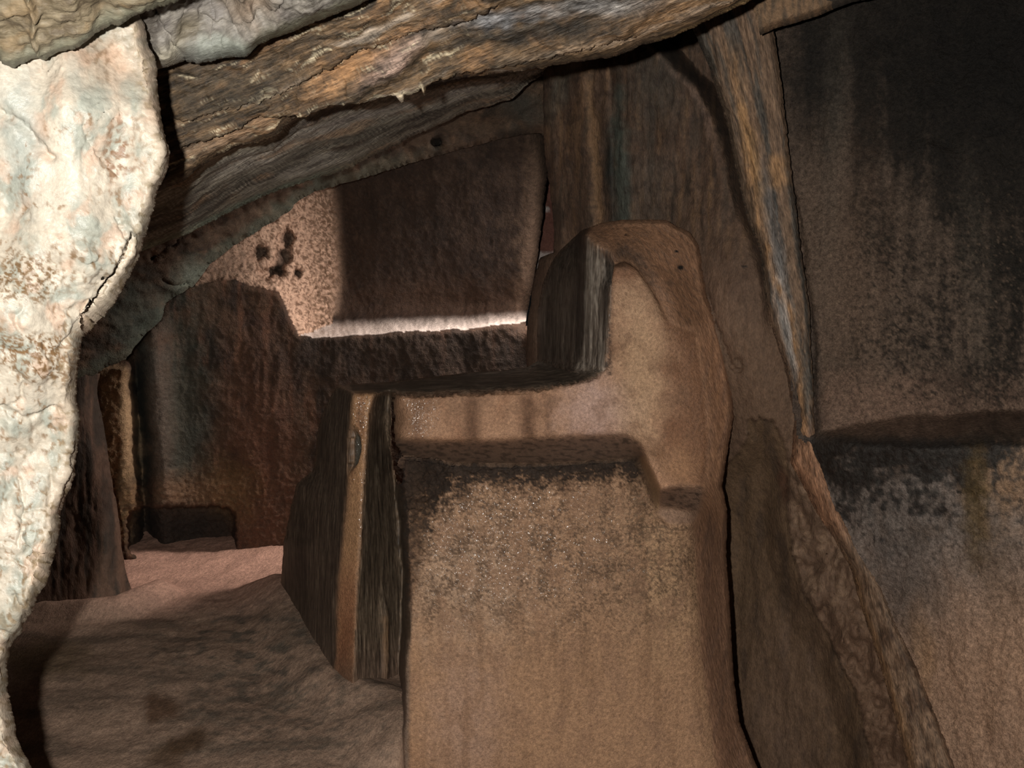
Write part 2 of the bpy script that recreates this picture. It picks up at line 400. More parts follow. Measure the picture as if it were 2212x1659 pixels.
bw = relief('wall_back', [jamb, sill, niche, low], rock('back_wall_rock', bump=.6, scale=55, fine=.3), back_col, back_disp, back_off,
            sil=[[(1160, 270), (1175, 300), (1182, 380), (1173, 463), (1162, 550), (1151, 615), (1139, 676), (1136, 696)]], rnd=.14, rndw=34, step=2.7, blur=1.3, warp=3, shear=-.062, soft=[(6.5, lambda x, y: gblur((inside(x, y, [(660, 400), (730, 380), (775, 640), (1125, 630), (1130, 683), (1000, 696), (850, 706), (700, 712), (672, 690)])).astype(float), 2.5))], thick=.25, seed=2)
tag(bw, 'dark reddish-brown back wall of the cave with a large carved recess and bright daylit sill', kind='structure')

# lintel and left overhang, standing a little in front of the back wall
over_low = [(-800, 930, 4.2), (60, 862, 4.35), (165, 832, 4.4), (200, 812, 4.45), (225, 795, 4.5), (272, 776, 4.55), (300, 737, 4.6), (325, 711, 4.65), (350, 690, 4.7),
            (358, 655, 4.75), (375, 640, 4.8), (405, 628, 4.8), (419, 618, 4.82), (440, 590, 4.85), (456, 567, 4.85), (500, 535, 4.88), (554, 500, 4.9), (608, 467, 4.95), (650, 432, 4.97), (681, 413, 4.98), (711, 405, 5.0),
            (800, 380, 5.0), (870, 358, 5.0), (938, 338, 5.0), (1020, 316, 5.0), (1106, 295, 5.0), (1160, 287, 5.0)]
over = over_low+[(1176, 296, 5.0), (1260, 300, 5.0), (1260, 60, 4.7), (1174, 110, 4.7), (1005, 190, 4.6), (870, 240, 4.5), (715, 300, 4.3), (500, 380, 4.1), (250, 480, 3.9), (-800, 560, 3.8)]
def over_disp(x, y):
    return .025*fbm(x/80, y/60, 5, 71)+.007*ridged(x/20, y/20, 4, 72)
def over_off(x, y): return .12*blob(x, y, 941, 307, 13, 11, .3)+crack(x, y, [(330, 560), (400, 500)], 3, .03)+crack(x, y, [(350, 604), (378, 612), (405, 610)], 3, .06)
def over_col(x, y):
    c = Col(x.shape, (96, 76, 58), .95)
    n = fbm(x/60, y/40, 5, 73)
    c.mix((58, 48, 38), ss(-.15, .3, n)*.8); c.mix((128, 98, 74), ss(.1, .5, fbm(x/30, y/25, 5, 74))*.7)
    low_y = yat(x, over_low); t = low_y-y
    c.mix((98, 112, 96), (1-ss(14, 44, t+16*fbm(x/24, y/24, 4, 75)))*(1-ss(760, 1000, x))*.5)
    c.mix((110, 120, 106), blob(x, y, 410, 590, 30, 40, .7, 30)*.7)
    c.mix((72, 84, 74), blob(x, y, 300, 680, 70, 70, .8)*.7)
    c.mix((80, 76, 66), blob(x, y, 1130, 240, 40, 36, .7)*.8)
    c.mix((48, 44, 38), ss(-800, 420, -x+600)*0)
    c.mix((22, 18, 14), blob(x, y, 941, 307, 13, 11, .5)*.9)
    c.mul(1+.25*fbm(x/8, y/8, 4, 76)); return c.c, .8
ow = relief('wall_left', [over], rock('lintel_rock', bump=.6, scale=60, fine=.3), over_col, over_disp, over_off, sil=[over_low], rnd=.10, rndw=16, step=4, blur=1.2, warp=5, wscale=26, thick=.5, seed=3)
tag(ow, 'rough grey-green and brown rock overhang and lintel above the back recess', kind='structure')

# rock seen through the gap beyond the recess
def gap_col(x, y):
    c = Col(x.shape, (150, 96, 80), .6); c.mix((235, 215, 205), ss(543, 546, y)+0*x); c.mix((235, 215, 205), blob(x, y, 1181, 451, 8, 4, .3)); return c.c, .8  # pale lip and spot: daylight on the rock, painted in
gp = relief('boulder', [[(1100, 200, 6.3), (1330, 200, 6.3), (1330, 546, 5.9), (1100, 546, 5.9)], [(1100, 546, 5.9), (1330, 546, 5.9), (1330, 640, 5.8), (1100, 640, 5.8)]],
            rock('gap_rock'), gap_col, lambda x, y: .03*fbm(x/30, y/30, 4, 5), step=5, thick=.3, seed=4)
tag(gp, 'reddish sunlit boulder glimpsed through the narrow gap beside the back recess', 'boulder')

# ------------------------------------------------------------------ pillar behind the altar and the rock between altar and right wall
pil_l = [(1174, 60), (1174, 297), (1187, 405), (1194, 460), (1198, 523), (1195, 546), (1180, 552), (1166, 556), (1153, 612), (1139, 700), (1136, 760), (1140, 860)]
pillar = [(1174, 20, 4.3), (1174, 297, 4.3), (1187, 405, 4.3), (1194, 460, 4.3), (1198, 523, 4.3), (1195, 546, 4.3), (1180, 552, 4.35), (1166, 556, 4.4), (1153, 612, 4.45), (1139, 700, 4.45), (1136, 760, 4.45), (1140, 860, 4.45), (1140, 1000, 4.5),
          (1480, 1000, 4.1), (1480, 1900, 3.9), (2180, 1900, 3.0), (2040, 1659, 3.1), (1850, 1100, 3.4), (1700, 600, 3.55), (1600, 200, 3.65), (1580, -120, 3.6), (1400, -120, 3.9), (1174, -60, 4.1)]
tongue_top = [(1560, 1030), (1574, 1000), (1590, 985), (1612, 950), (1618, 900), (1634, 910), (1640, 898), (1668, 908), (1690, 945), (1700, 1000)]
tongue = tongue_top+[(1700, 1100), (1712, 1180), (1735, 1275), (1790, 1380), (1850, 1500), (1900, 1700), (1980, 1900), (1500, 1900), (1540, 1300)]
def pil_off(x, y):
    o = -.20*blob(x, y, 1580, 740, 110, 250, .9, -8, 0)-.10*np.exp(-((x-1270-(y-300)*.05)/30)**2)*(1-ss(500, 620, y))+.06*np.exp(-((x-1322-(y-300)*.03)/16)**2)
    gx = xat(y, [(1400, 90), (1454, 150), (1504, 195), (1533, 250), (1556, 340), (1590, 470), (1640, 620)])
    o = o+.45*ss(0, 55, x-gx)*(1-ss(300, 560, y))+.10*ss(0, 40, x-gx)*ss(300, 500, y)*(1-ss(600, 760, y))
    dd, _, _ = segdist(x, y, tongue+[tongue[0]]); ins = inside(x+4*fbm(x/12, y/12, 3, 8), y+4*fbm(x/12, y/12, 3, 9), tongue)
    o = o+ins*(.05+.07*ss(0, 60, dd))
    # lumpy fringe between the tongue and the right wall
    fr = ss(900, 1040, y)*(1-ins)*(x > 1600)
    o = o-fr*.07*fbm(x/45, y/70, 4, 91)*1.2
    o = o+crack(x, y, [(1527, 640), (1549, 697), (1570, 764), (1585, 800), (1600, 800)], 3, .03)
    o = o+crack(x, y, [(1585, 790), (1592, 775), (1602, 792)], 3, .03)
    return o
def pil_disp(x, y):
    up = 1-ss(450, 600, y)
    return .018*fbm(x/70, y/160, 5, 81)+up*.008*ridged(x/16, y/90, 4, 82)+.003*fbm(x/9, y/14, 4, 83)+.010*ss(900, 1050, y)*ss(1600, 1680, x)*fbm(x/40, y/90, 4, 84)
def pil_col(x, y):
    c = Col(x.shape, (98, 74, 57), 1.08)
    st = fbm(x/16+.004*y, y/190, 5, 85); n = fbm(x/60, y/80, 5, 86); up = 1-ss(430, 620, y)
    c.mix((74, 52, 38), ss(-.1, .35, n)*.55)
    gx_ = xat(y, [(1400, 90), (1454, 150), (1504, 195), (1533, 250), (1556, 340), (1590, 470), (1640, 620)]); c.mix((138, 108, 90), np.exp(-((x-gx_+8)/7)**2)*(1-ss(260, 380, y))*.8)  # painted highlight along the ridge edge
    c.mix((60, 52, 42), ss(0, .3, st)*up*.55); c.mix((128, 96, 66), ss(.08, .35, -st)*up*.55)
    c.mix((86, 100, 90), blob(x, y, 1345, 380, 17, 150, .7, -3)*.8); c.mix((34, 38, 34), blob(x, y, 1322, 400, 10, 110, .7, -3)*.85)
    c.mix((140, 104, 70), blob(x, y, 1284, 330, 10, 210, .7, -4)*.65)
    c.mix((64, 60, 52), blob(x, y, 1420, 180, 60, 90, .9)*.7); c.mix((84, 74, 64), blob(x, y, 1400, 420, 50, 90, .9)*.6)
    c.mix((54, 40, 30), blob(x, y, 1525, 230, 26, 120, .8, -12)*.3)  # shade of the groove beside the rib, put into the colour
    c.mix((92, 88, 76), blob(x, y, 1210, 190, 22, 80, .8, 20)*.6)
    c.mix((108, 82, 62), ss(1500, 1560, x)*ss(600, 760, y)*.7)
    c.mix((120, 92, 72), blob(x, y, 1560, 660, 26, 70, .8, -8)*.7)
    c.mix((24, 20, 16), blob(x, y, 1608, 576, 7, 3, .4, 0, .1)*.9)
    ins = inside(x, y, tongue).astype(float)
    c.mix((98, 74, 52), ins); c.mix((70, 54, 42), ins*ss(0, .3, fbm(x/30, y/120, 5, 88))*.6)
    c.mix((122, 94, 74), ins*blob(x, y, 1690, 1560, 90, 200, .9)*.5)
    c.mix((84, 56, 38), blob(x, y, 1690, 1040, 12, 40, .5, -12)+blob(x, y, 1755, 1060, 12, 34, .5, -20))
    fr = ss(1000, 1050, y)*(1-ins)*ss(1650, 1720, x)
    c.mix((134, 106, 82), fr*ss(-.1, .3, fbm(x/30, y/40, 5, 89))*.7)
    c.mix((104, 76, 56), fr*ss(1250, 1380, y)*.6)
    c.mix((58, 46, 38), up*ss(.0, .3, fbm(x/26, y/30, 5, 93, .7))*.6); c.mul(1+.22*fbm(x/7, y/12, 4, 90, .7)); return c.c, .75
pm = relief('wall_centre', [pillar], rock('pillar_rock', bump=.5, scale=70, fine=.28, streak=(1, 1, .45)), pil_col, pil_disp, pil_off, sil=[pil_l], rnd=.12, rndw=22, step=4, blur=2, warp=3, thick=.3, seed=5)
tag(pm, 'brown striped rock face rising behind the stepped altar and down its right side', kind='structure')

# ------------------------------------------------------------------ rib of rock and right wall
rib_l = [(1440, -120), (1470, 0), (1500, 70), (1530, 140), (1551, 208), (1571, 270), (1591, 374), (1616, 478), (1641, 540), (1648, 600), (1653, 650), (1664, 700), (1680, 745), (1694, 790), (1706, 850), (1716, 900), (1712, 950), (1708, 1000),
         (1738, 1055), (1765, 1110), (1800, 1160), (1838, 1230), (1856, 1300), (1880, 1370), (1905, 1450), (1930, 1540), (1962, 1659), (2010, 1900)]
rib_r = [(1640, -120), (1655, 0), (1666, 42), (1674, 83), (1691, 208), (1707, 353), (1720, 457), (1732, 561), (1749, 665), (1750, 740), (1757, 820), (1757, 880), (1760, 949), (1780, 1019), (1809, 1101), (1858, 1197), (1906, 1269), (1935, 1351), (1978, 1438), (2026, 1558), (2062, 1659), (2150, 1900)]
def rd(y): return float(np.interp(y, [-120, 400, 950, 1659, 1900], [3.2, 3.25, 3.1, 2.65, 2.5]))
ribp = [(x, y, rd(y)+.12) for x, y in rib_l]+[(x, y, rd(y)) for x, y in rib_r[::-1]]
def rib_t(x, y): l = xat(y, rib_l); r = xat(y, rib_r); return (x-l)/np.maximum(r-l, 5)
def rib_disp(x, y):
    t = rib_t(x, y)
    return .012*ridged(t*4.5+.4*fbm(x/80, y/200, 3, 5), y/420, 4, 101)*ss(-.02, .15, t)*(1-.6*ss(900, 1100, y))+.010*fbm(x/40, y/90, 4, 102)+.004*fbm(x/8, y/26, 4, 104)
def rib_col(x, y):
    t = rib_t(x, y); c = Col(x.shape, (108, 84, 64), 1.15)
    st = fbm(t*7, y/330, 5, 105); up = 1-ss(900, 1020, y)
    c.mix((66, 62, 56), ss(-.05, .25, st)*up*.9)
    c.mix((150, 144, 138), np.exp(-((t-.42)/.16)**2)*ss(460, 620, y)*(1-ss(760, 860, y))*.8)
    c.mix((82, 84, 84), np.exp(-((t-.50)/.15)**2)*ss(300, 420, y)*(1-ss(560, 640, y))*.7)
    c.mix((146, 108, 72), np.exp(-((t-.38+.15*ss(100, 500, y)-.35*ss(560, 700, y))/.10)**2)*ss(60, 160, y)*up*(.5+.5*ss(-.2, .2, fbm(x/12, y/60, 4, 107))))
    c.mix((160, 118, 76), blob(x, y, 1680, 370, 16, 36, .8, -10)*.8); c.mix((160, 118, 70), blob(x, y, 1625, 330, 12, 90, .8, -12)*.6)
    c.mix((60, 54, 44), (1-ss(.05, .2, t))*up*.5)
    c.mix((112, 86, 66), (1-ss(.0, .3, t))*ss(640, 700, y)*up*.7)
    c.mix((138, 96, 68), ss(880, 1000, y)*(1-ss(1100, 1200, y))*.8)
    c.mix((66, 46, 32), ss(1180, 1300, y)*ss(-.05, .25, fbm(x/40, y/50, 5, 108))*.75)
    c.mix((120, 88, 56), ss(1150, 1260, y)*np.exp(-((t-.12)/.12)**2)*.7)
    c.mix((150, 116, 86), (1-ss(0, 5, xat(y, rib_r)-x+3*fbm(x/9, y/9, 3, 2)))*.45)
    c.mul(1+.24*fbm(x/6, y/16, 4, 109)); return c.c, .7

# right wall: sunk panel, ledge, lower face
ledge_far = [(1760, 940, 3.12), (1820, 928, 3.1), (1900, 908, 3.08), (2000, 898, 3.05), (2212, 890, 2.98), (2900, 870, 2.72)]
ledge_near = [(1762, 949, 3.1), (1820, 958, 2.95), (1882, 964, 2.84), (1960, 966, 2.72), (2050, 965, 2.64), (2212, 962, 2.52), (2900, 955, 2.18)]
m_up = [(1655, 0, 3.3), (1666, 42, 3.3), (1674, 83, 3.3), (1691, 208, 3.3), (1707, 353, 3.3), (1720, 457, 3.28), (1732, 561, 3.25), (1749, 665, 3.2), (1750, 740, 3.18), (1757, 820, 3.15), (1757, 880, 3.13)]+ledge_far+[(2900, -120, 2.8), (1900, -120, 3.2), (1655, -120, 3.3)]
m_ledge = ledge_far+ledge_near[::-1]
m_low = ledge_near+[(2900, 1900, 1.85), (2150, 1900, 2.4), (2062, 1659, 2.6), (2026, 1558, 2.66), (1978, 1438, 2.74), (1935, 1351, 2.8), (1906, 1269, 2.85), (1858, 1197, 2.92), (1809, 1101, 3.0), (1780, 1019, 3.07)]
m_low = [(x-14, y, rd(y)+.06) for x, y in rib_r if y > 960][::-1]+[(1735, 955, 3.15)]+ledge_near+[(2900, 1900, 1.85)]
m_up = [(1600, -120, 3.5), (1600, 400, 3.45), (1690, 700, 3.3), (1720, 946, 3.16)]+ledge_far+[(2900, -120, 2.8)]
m_ledge = [(1720, 946, 3.16)]+ledge_far+ledge_near[::-1]+[(1735, 955, 3.15)]
brow_low = [(1640, 78), (1672, 62), (1720, 50), (1780, 30), (1838, 0), (1900, -40), (1990, -120)]
def mw_disp(x, y):
    up = 1-ss(880, 960, y)
    return .020*fbm(x/150, y/220, 4, 111)+.006*ridged(x/60, y/120, 4, 112)+.0035*fbm(x/9, y/9, 4, 113)+.004*(1-up)*fbm(x/26, y/26, 4, 114)+.010*blob(x, y, 1790, 280, 9, 40, .7, 4)+.008*blob(x, y, 2030, 330, 60, 12, .9, 25, .8, 8)
def mw_col(x, y):
    c = Col(x.shape, (100, 82, 68), .80)
    n = fbm(x/130, y/170, 5, 115); fine = fbm(x/14, y/16, 5, 116); st = fbm(x/36, y/420, 5, 117)
    up = 1-ss(935, 962, y)
    # soot: thick in the upper right, thinning towards the ledge
    soot = ss(-.35, .5, (x-1900)/620.-(y-420)/620.+.5*n+.35*fine+.45*st)
    c.mix((84, 68, 56), up*ss(-.3, .3, st)*.6)
    c.mix((40, 34, 28), up*np.clip(soot*1.15, 0, 1)*.97)
    c.mix((22, 19, 16), up*blob(x, y, 2150, 120, 260, 230, .9)*.9)
    c.mix((34, 30, 26), up*blob(x, y, 1745, 180, 70, 130, .8)*.7)
    c.mix((96, 86, 74), up*blob(x, y, 1800, 340, 26, 230, .9, 3)*.4); c.mix((88, 78, 66), up*blob(x, y, 2110, 620, 30, 200, .8, -4)*.35)
    c.mix((32, 27, 23), up*ss(.02, .22, fbm(x/26, y/30, 5, 118))*ss(420, 700, y)*ss(1830, 1960, x)*.6)
    c.mix((110, 84, 66), up*blob(x, y, 1830, 640, 90, 260, .9)*.4)
    c.mix((128, 98, 80), up*blob(x, y, 1950, 880, 260, 60, .9)*.7)
    c.mix((36, 30, 25), up*blob(x, y, 2070, 830, 40, 60, .8)*.5)
    c.mix((60, 52, 46), up*(1-ss(2, 26, x-xat(y, rib_r)+8*fbm(x/14, y/14, 3, 4)))*ss(650, 700, y)*.7)
    # below the ledge
    dn = 1-up
    c.mix((126, 114, 106), dn*ss(-.2, .35, n+.2)*.75)
    c.mix((168, 130, 102), dn*ss(1150, 1500, y+.25*(x-1900)+160*n)*.85)
    c.mix((150, 114, 82), dn*blob(x, y, 2190, 1000, 100, 110, .8)*.7)
    c.mix((168, 128, 92), dn*blob(x, y, 1995, 1400, 22, 90, .6, -8)*.6)
    blk = np.clip(1.25-(y-960)/170.-np.maximum(x-2080, 0)/170.+1.1*fbm(x/70, y/60, 5, 119), 0, 1)
    c.mix((36, 30, 26), dn*ss(.35, .85, blk+.5*fine)*.95)
    c.mix((60, 56, 52), dn*ss(.1, .45, fine+.3*n-(y-1150)/500.)*.7)
    c.mix((92, 72, 40), dn*blob(x, y, 2110, 1090, 26, 110, .7)*.7)
    c.mix((72, 68, 66), dn*blob(x, y, 1960, 1260, 60, 120, .9)*.5)
    c.mix((30, 27, 22), up*ss(.0, .28, fbm(x/11, y/12, 5, 121, .75)+.4*n)*ss(300, 560, y)*ss(1760, 1900, x)*(1-ss(860, 930, y))*.75); c.mix((128, 104, 84), up*ss(.15, .4, fbm(x/8, y/9, 5, 122, .7))*ss(300, 600, y)*.5)
    c.mul(1+.34*fbm(x/5, y/6, 4, 120)*(1-.4*ss(1200, 1500, y))); return c.c, .65
mw = relief('wall_right', [m_up, m_ledge, m_low], rock('right_wall_rock', bump=.55, scale=80, fine=.45, spec=.15), mw_col, mw_disp,
            lambda x, y: crack(x, y, [(1700, 380), (1735, 560), (1752, 700), (1755, 930)], 8, .03, 4), step=4, blur=1.3, warp=3, thick=0, seed=6)
tag(mw, 'soot-blackened right wall with a tall carved panel, a ledge and a mottled lower face', kind='structure')
ro = relief('rock_rib', [ribp], rock('rib_rock', bump=.7, scale=80, fine=.6, streak=(1, .5, .15), rot=14), rib_col, rib_disp, sil=[rib_l, rib_r], rnd=.07, rndw=16, step=3.6, blur=1, warp=3, wscale=22, thick=.3, tuck=10, seed=7)
tag(ro, 'slanting ridge of orange and grey streaked rock bordering the blackened right wall', 'rock')
def brow_col(x, y):
    c = Col(x.shape, (120, 92, 66), 1.2); c.mix((74, 62, 50), ss(-.05, .25, fbm(x/14, y/60, 5, 126))*.8); c.mix((32, 27, 22), ss(1760, 1860, x)*.9); c.mul(1+.25*fbm(x/6, y/12, 4, 127)); return c.c, .75
br = relief('overhanging_brow', [[(x, y, 3.02) for x, y in brow_low]+[(1990, -300, 2.8), (1600, -300, 3.0), (1620, 0, 3.05)]], rock('brow_rock', bump=.6), brow_col, lambda x, y: .012*fbm(x/30, y/60, 4, 125), sil=[brow_low], rnd=.12, rndw=20, step=4, thick=.35, seed=8)
tag(br, 'brown brow of rock jutting over the top left corner of the blackened panel', 'rock')
def tr_col(x, y):
    c = Col(x.shape, (52, 44, 36), 1.2); c.mul(1+.2*fbm(x/9, y/12, 4, 12)); return c.c, .8
tr = relief('rock_soffit', [[(1770, 30, 3.05), (1838, 6, 3.0), (1930, -14, 2.95), (2100, -20, 2.9), (2900, -40, 2.6), (2900, -300, 2.2), (1800, -300, 2.8)]], rock('soffit_rock'), tr_col, lambda x, y: .01*fbm(x/30, y/30, 4, 12),
            sil=[[(1770, 30), (1838, 6), (1930, -14), (2100, -20), (2900, -40)]], rnd=.1, rndw=20, step=6, thick=.3, seed=9)
tag(tr, 'black rock soffit closing the top of the sooty panel', kind='structure')

# ------------------------------------------------------------------ the carved altar
alt = bpy.data.objects.new('stone_altar', None); C.collection.objects.link(alt); alt.location = (.1, 3.4, 0)
tag(alt, 'carved stone altar with smooth tan stepped face, black polished step and tall rounded upright', 'altar')
a = [(730, 832, 3.95), (850, 824, 4.0), (1000, 806, 4.03), (1090, 800, 4.05), (1140, 793, 4.05), (1161, 780, 4.05), (1160, 740, 4.05), (1161, 670, 4.05), (1172, 614, 4.04), (1191, 567, 4.02), (1211, 539, 4.0), (1239, 514, 3.98), (1255, 498, 3.95)]
cap = [(1280, 489, 3.74), (1300, 481, 3.68), (1344, 475, 3.64), (1400, 474, 3.62), (1438, 475, 3.62), (1458, 487, 3.62), (1488, 500, 3.62), (1510, 531, 3.63)]
rs = [(1521, 600, 3.62), (1527, 642, 3.6), (1549, 697, 3.6), (1566, 764, 3.58), (1580, 836, 3.56), (1585, 900, 3.54), (1574, 960, 3.52), (1566, 1014, 3.5), (1560, 1050, 3.48), (1571, 1101, 3.46), (1569, 1197, 3.4), (1576, 1293, 3.36), (1580, 1380, 3.33), (1585, 1462, 3.3), (1597, 1558, 3.26), (1636, 1659, 3.22), (1730, 1900, 3.15)]
m = [(1264, 506, 3.66), (1266, 559, 3.64), (1264, 640, 3.64), (1263, 697, 3.65), (1257, 770, 3.67), (1235, 806, 3.7)]
b = [(763, 850, 3.45), (810, 849, 3.44), (850, 848, 3.42), (950, 846, 3.42), (1060, 842, 3.42), (1150, 838, 3.42), (1240, 826, 3.41), (1290, 810, 3.4), (1305, 797, 3.4), (1310, 739, 3.4), (1317, 656, 3.41), (1318, 600, 3.43), (1322, 570, 3.46), (1340, 556, 3.48), (1366, 562, 3.47), (1391, 590, 3.45), (1425, 640, 3.43), (1450, 700, 3.42)]
f = [(850, 952, 3.42), (1000, 955, 3.42), (1150, 948, 3.41), (1300, 940, 3.4), (1355, 940, 3.4), (1380, 958, 3.4), (1392, 988, 3.38), (1409, 1024, 3.38), (1424, 1058, 3.38), (1470, 1050, 3.38), (1520, 1052, 3.36)]
g = [(869, 986, 3.02), (1000, 1002, 3.0), (1150, 1004, 3.0), (1250, 998, 3.0), (1340, 992, 3.0), (1378, 990, 3.0)]
jr = [(1390, 1030, 3.03), (1406, 1075, 3.06), (1420, 1110, 3.08), (1436, 1130, 3.1)]
lg = [(1424, 1094, 3.1), (1450, 1096, 3.1), (1495, 1106, 3.12), (1512, 1100, 3.2)]
ll = [(1495, 1134, 3.12), (1502, 1120, 3.14)]
R_top = a[:6]+[(1235, 806, 3.72)]+b[:9][::-1]
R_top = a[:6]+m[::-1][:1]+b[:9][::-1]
R_side1 = a[5:]+[cap[0]]+m
R_side2 = m+b[8:13][::-1]
R_side2 = m[:1]+[(1290, 530, 3.54), (1322, 545, 3.50)]+[(1322, 570, 3.46)]+b[8:12][::-1]+[b[8]]+m[::-1][:5]
R_cap = [cap[0]]+cap[1:]+rs[:3]+[(1500, 720, 3.5), (1450, 700, 3.42)]+b[13:17][::-1]+[(1322, 570, 3.46), (1322, 545, 3.50), (1290, 530, 3.54), m[0]]
R_face = b[2:9]+b[9:]+[(1500, 720, 3.5), (1520, 850, 3.46), (1530, 960, 3.42), (1520, 1052, 3.36)]+f[::-1][1:]
R_ledge = f[:7]+g[::-1]
R_jamb = [g[-1]]+jr[:3]+[(1424, 1094, 3.1), (1424, 1058, 3.38), (1409, 1024, 3.38), (1392, 988, 3.38)]
R_step = [(1424, 1058, 3.38), (1470, 1050, 3.38), (1520, 1052, 3.36), (1512, 1100, 3.2), (1495, 1106, 3.12), (1450, 1096, 3.1), (1424, 1094, 3.1)]
R_lip = [(1424, 1094, 3.1), (1450, 1096, 3.1), (1495, 1106, 3.12), (1512, 1100, 3.2), (1502, 1120, 3.14), (1495, 1134, 3.10), (1455, 1134, 3.07), (1436, 1130, 3.07), (1420, 1110, 3.08)]
bl = [(869, 986, 3.02), (862, 1040, 3.05), (864, 1084, 3.05), (869, 1122, 3.02), (872, 1200, 3.0), (878, 1228, 3.0), (875, 1338, 3.0), (870, 1449, 2.98), (866, 1560, 2.97), (864, 1659, 2.95), (862, 1900, 2.9)]
br_ = [(1500, 1180, 3.12), (1504, 1260, 3.12), (1512, 1400, 3.1), (1524, 1500, 3.1), (1545, 1659, 3.06), (1590, 1900, 3.0)]
R_block = g+jr+[(1455, 1134, 3.07), (1495, 1134, 3.10)]+br_+bl[::-1][:-1]
R_body = rs[2:]+br_[::-1]+[(1495, 1134, 3.10), (1502, 1120, 3.14), (1512, 1100, 3.2), (1520, 1052, 3.36), (1530, 960, 3.42), (1520, 850, 3.46), (1500, 720, 3.5)]
pR = [(810, 849, 3.44), (798, 894, 3.42), (793, 957, 3.42), (786, 1033, 3.41), (782, 1096, 3.4), (779, 1160, 3.4), (772, 1255, 3.4), (768, 1338, 3.4), (764, 1450, 3.38), (760, 1560, 3.36), (755, 1900, 3.3)]
pL = [(763, 850, 3.45), (759, 906, 3.45), (753, 957, 3.46), (751, 1020, 3.46), (748, 1096, 3.47), (741, 1160, 3.48), (736, 1214, 3.48), (731, 1269, 3.49), (727, 1338, 3.5), (722, 1435, 3.52), (714, 1500, 3.53), (705, 1600, 3.53), (690, 1900, 3.5)]
R_post = pL+pR[::-1]
qq = [(850, 848, 3.86), (845, 906, 3.88), (846, 957, 3.9), (852, 1008, 3.9), (870, 1084, 3.9), (880, 1200, 3.85), (885, 1338, 3.8), (882, 1560, 3.7), (880, 1900, 3.6)]
R_groove = pR+qq[::-1]
sl = [(730, 832, 3.95), (713, 858, 4.02), (693, 901, 4.08), (684, 944, 4.12), (679, 1008, 4.15), (673, 1020, 4.16), (655, 1033, 4.2), (640, 1048, 4.25), (628, 1100, 4.3), (613, 1170, 4.35), (609, 1230, 4.4), (603, 1290, 4.5), (590, 1400, 4.6), (580, 1500, 4.7)]
R_left = sl+[(690, 1560, 3.6), (705, 1600, 3.53)]+pL[::-1][2:]
SOFT = {id(R_cap): 5, id(R_body): 8, id(R_block): 1.2, id(R_ledge): 1.6, id(R_step): 2, id(R_lip): 1.5, id(R_post): 1.8, id(R_groove): 1.5, id(R_left): 1.2, id(R_side2): 1.5, id(R_side1): 1.5, id(R_jamb): 1}
CZ = [(840, 870), (1270, 870), (1340, 760), (1360, 660), (1440, 620), (1450, 440), (1640, 440), (1700, 1950), (1480, 1950), (1478, 1180), (1500, 1145), (1530, 1040), (1440, 1040), (1405, 970), (1380, 930), (840, 930)]
def soft1(x, y): return gblur(inside(x, y, CZ).astype(float), 7)
def soft2(x, y): return gblur(inside(x, y, [(850, 800), (1240, 760), (1400, 860), (1400, 975), (840, 975), (840, 840)]).astype(float), 4)*.8
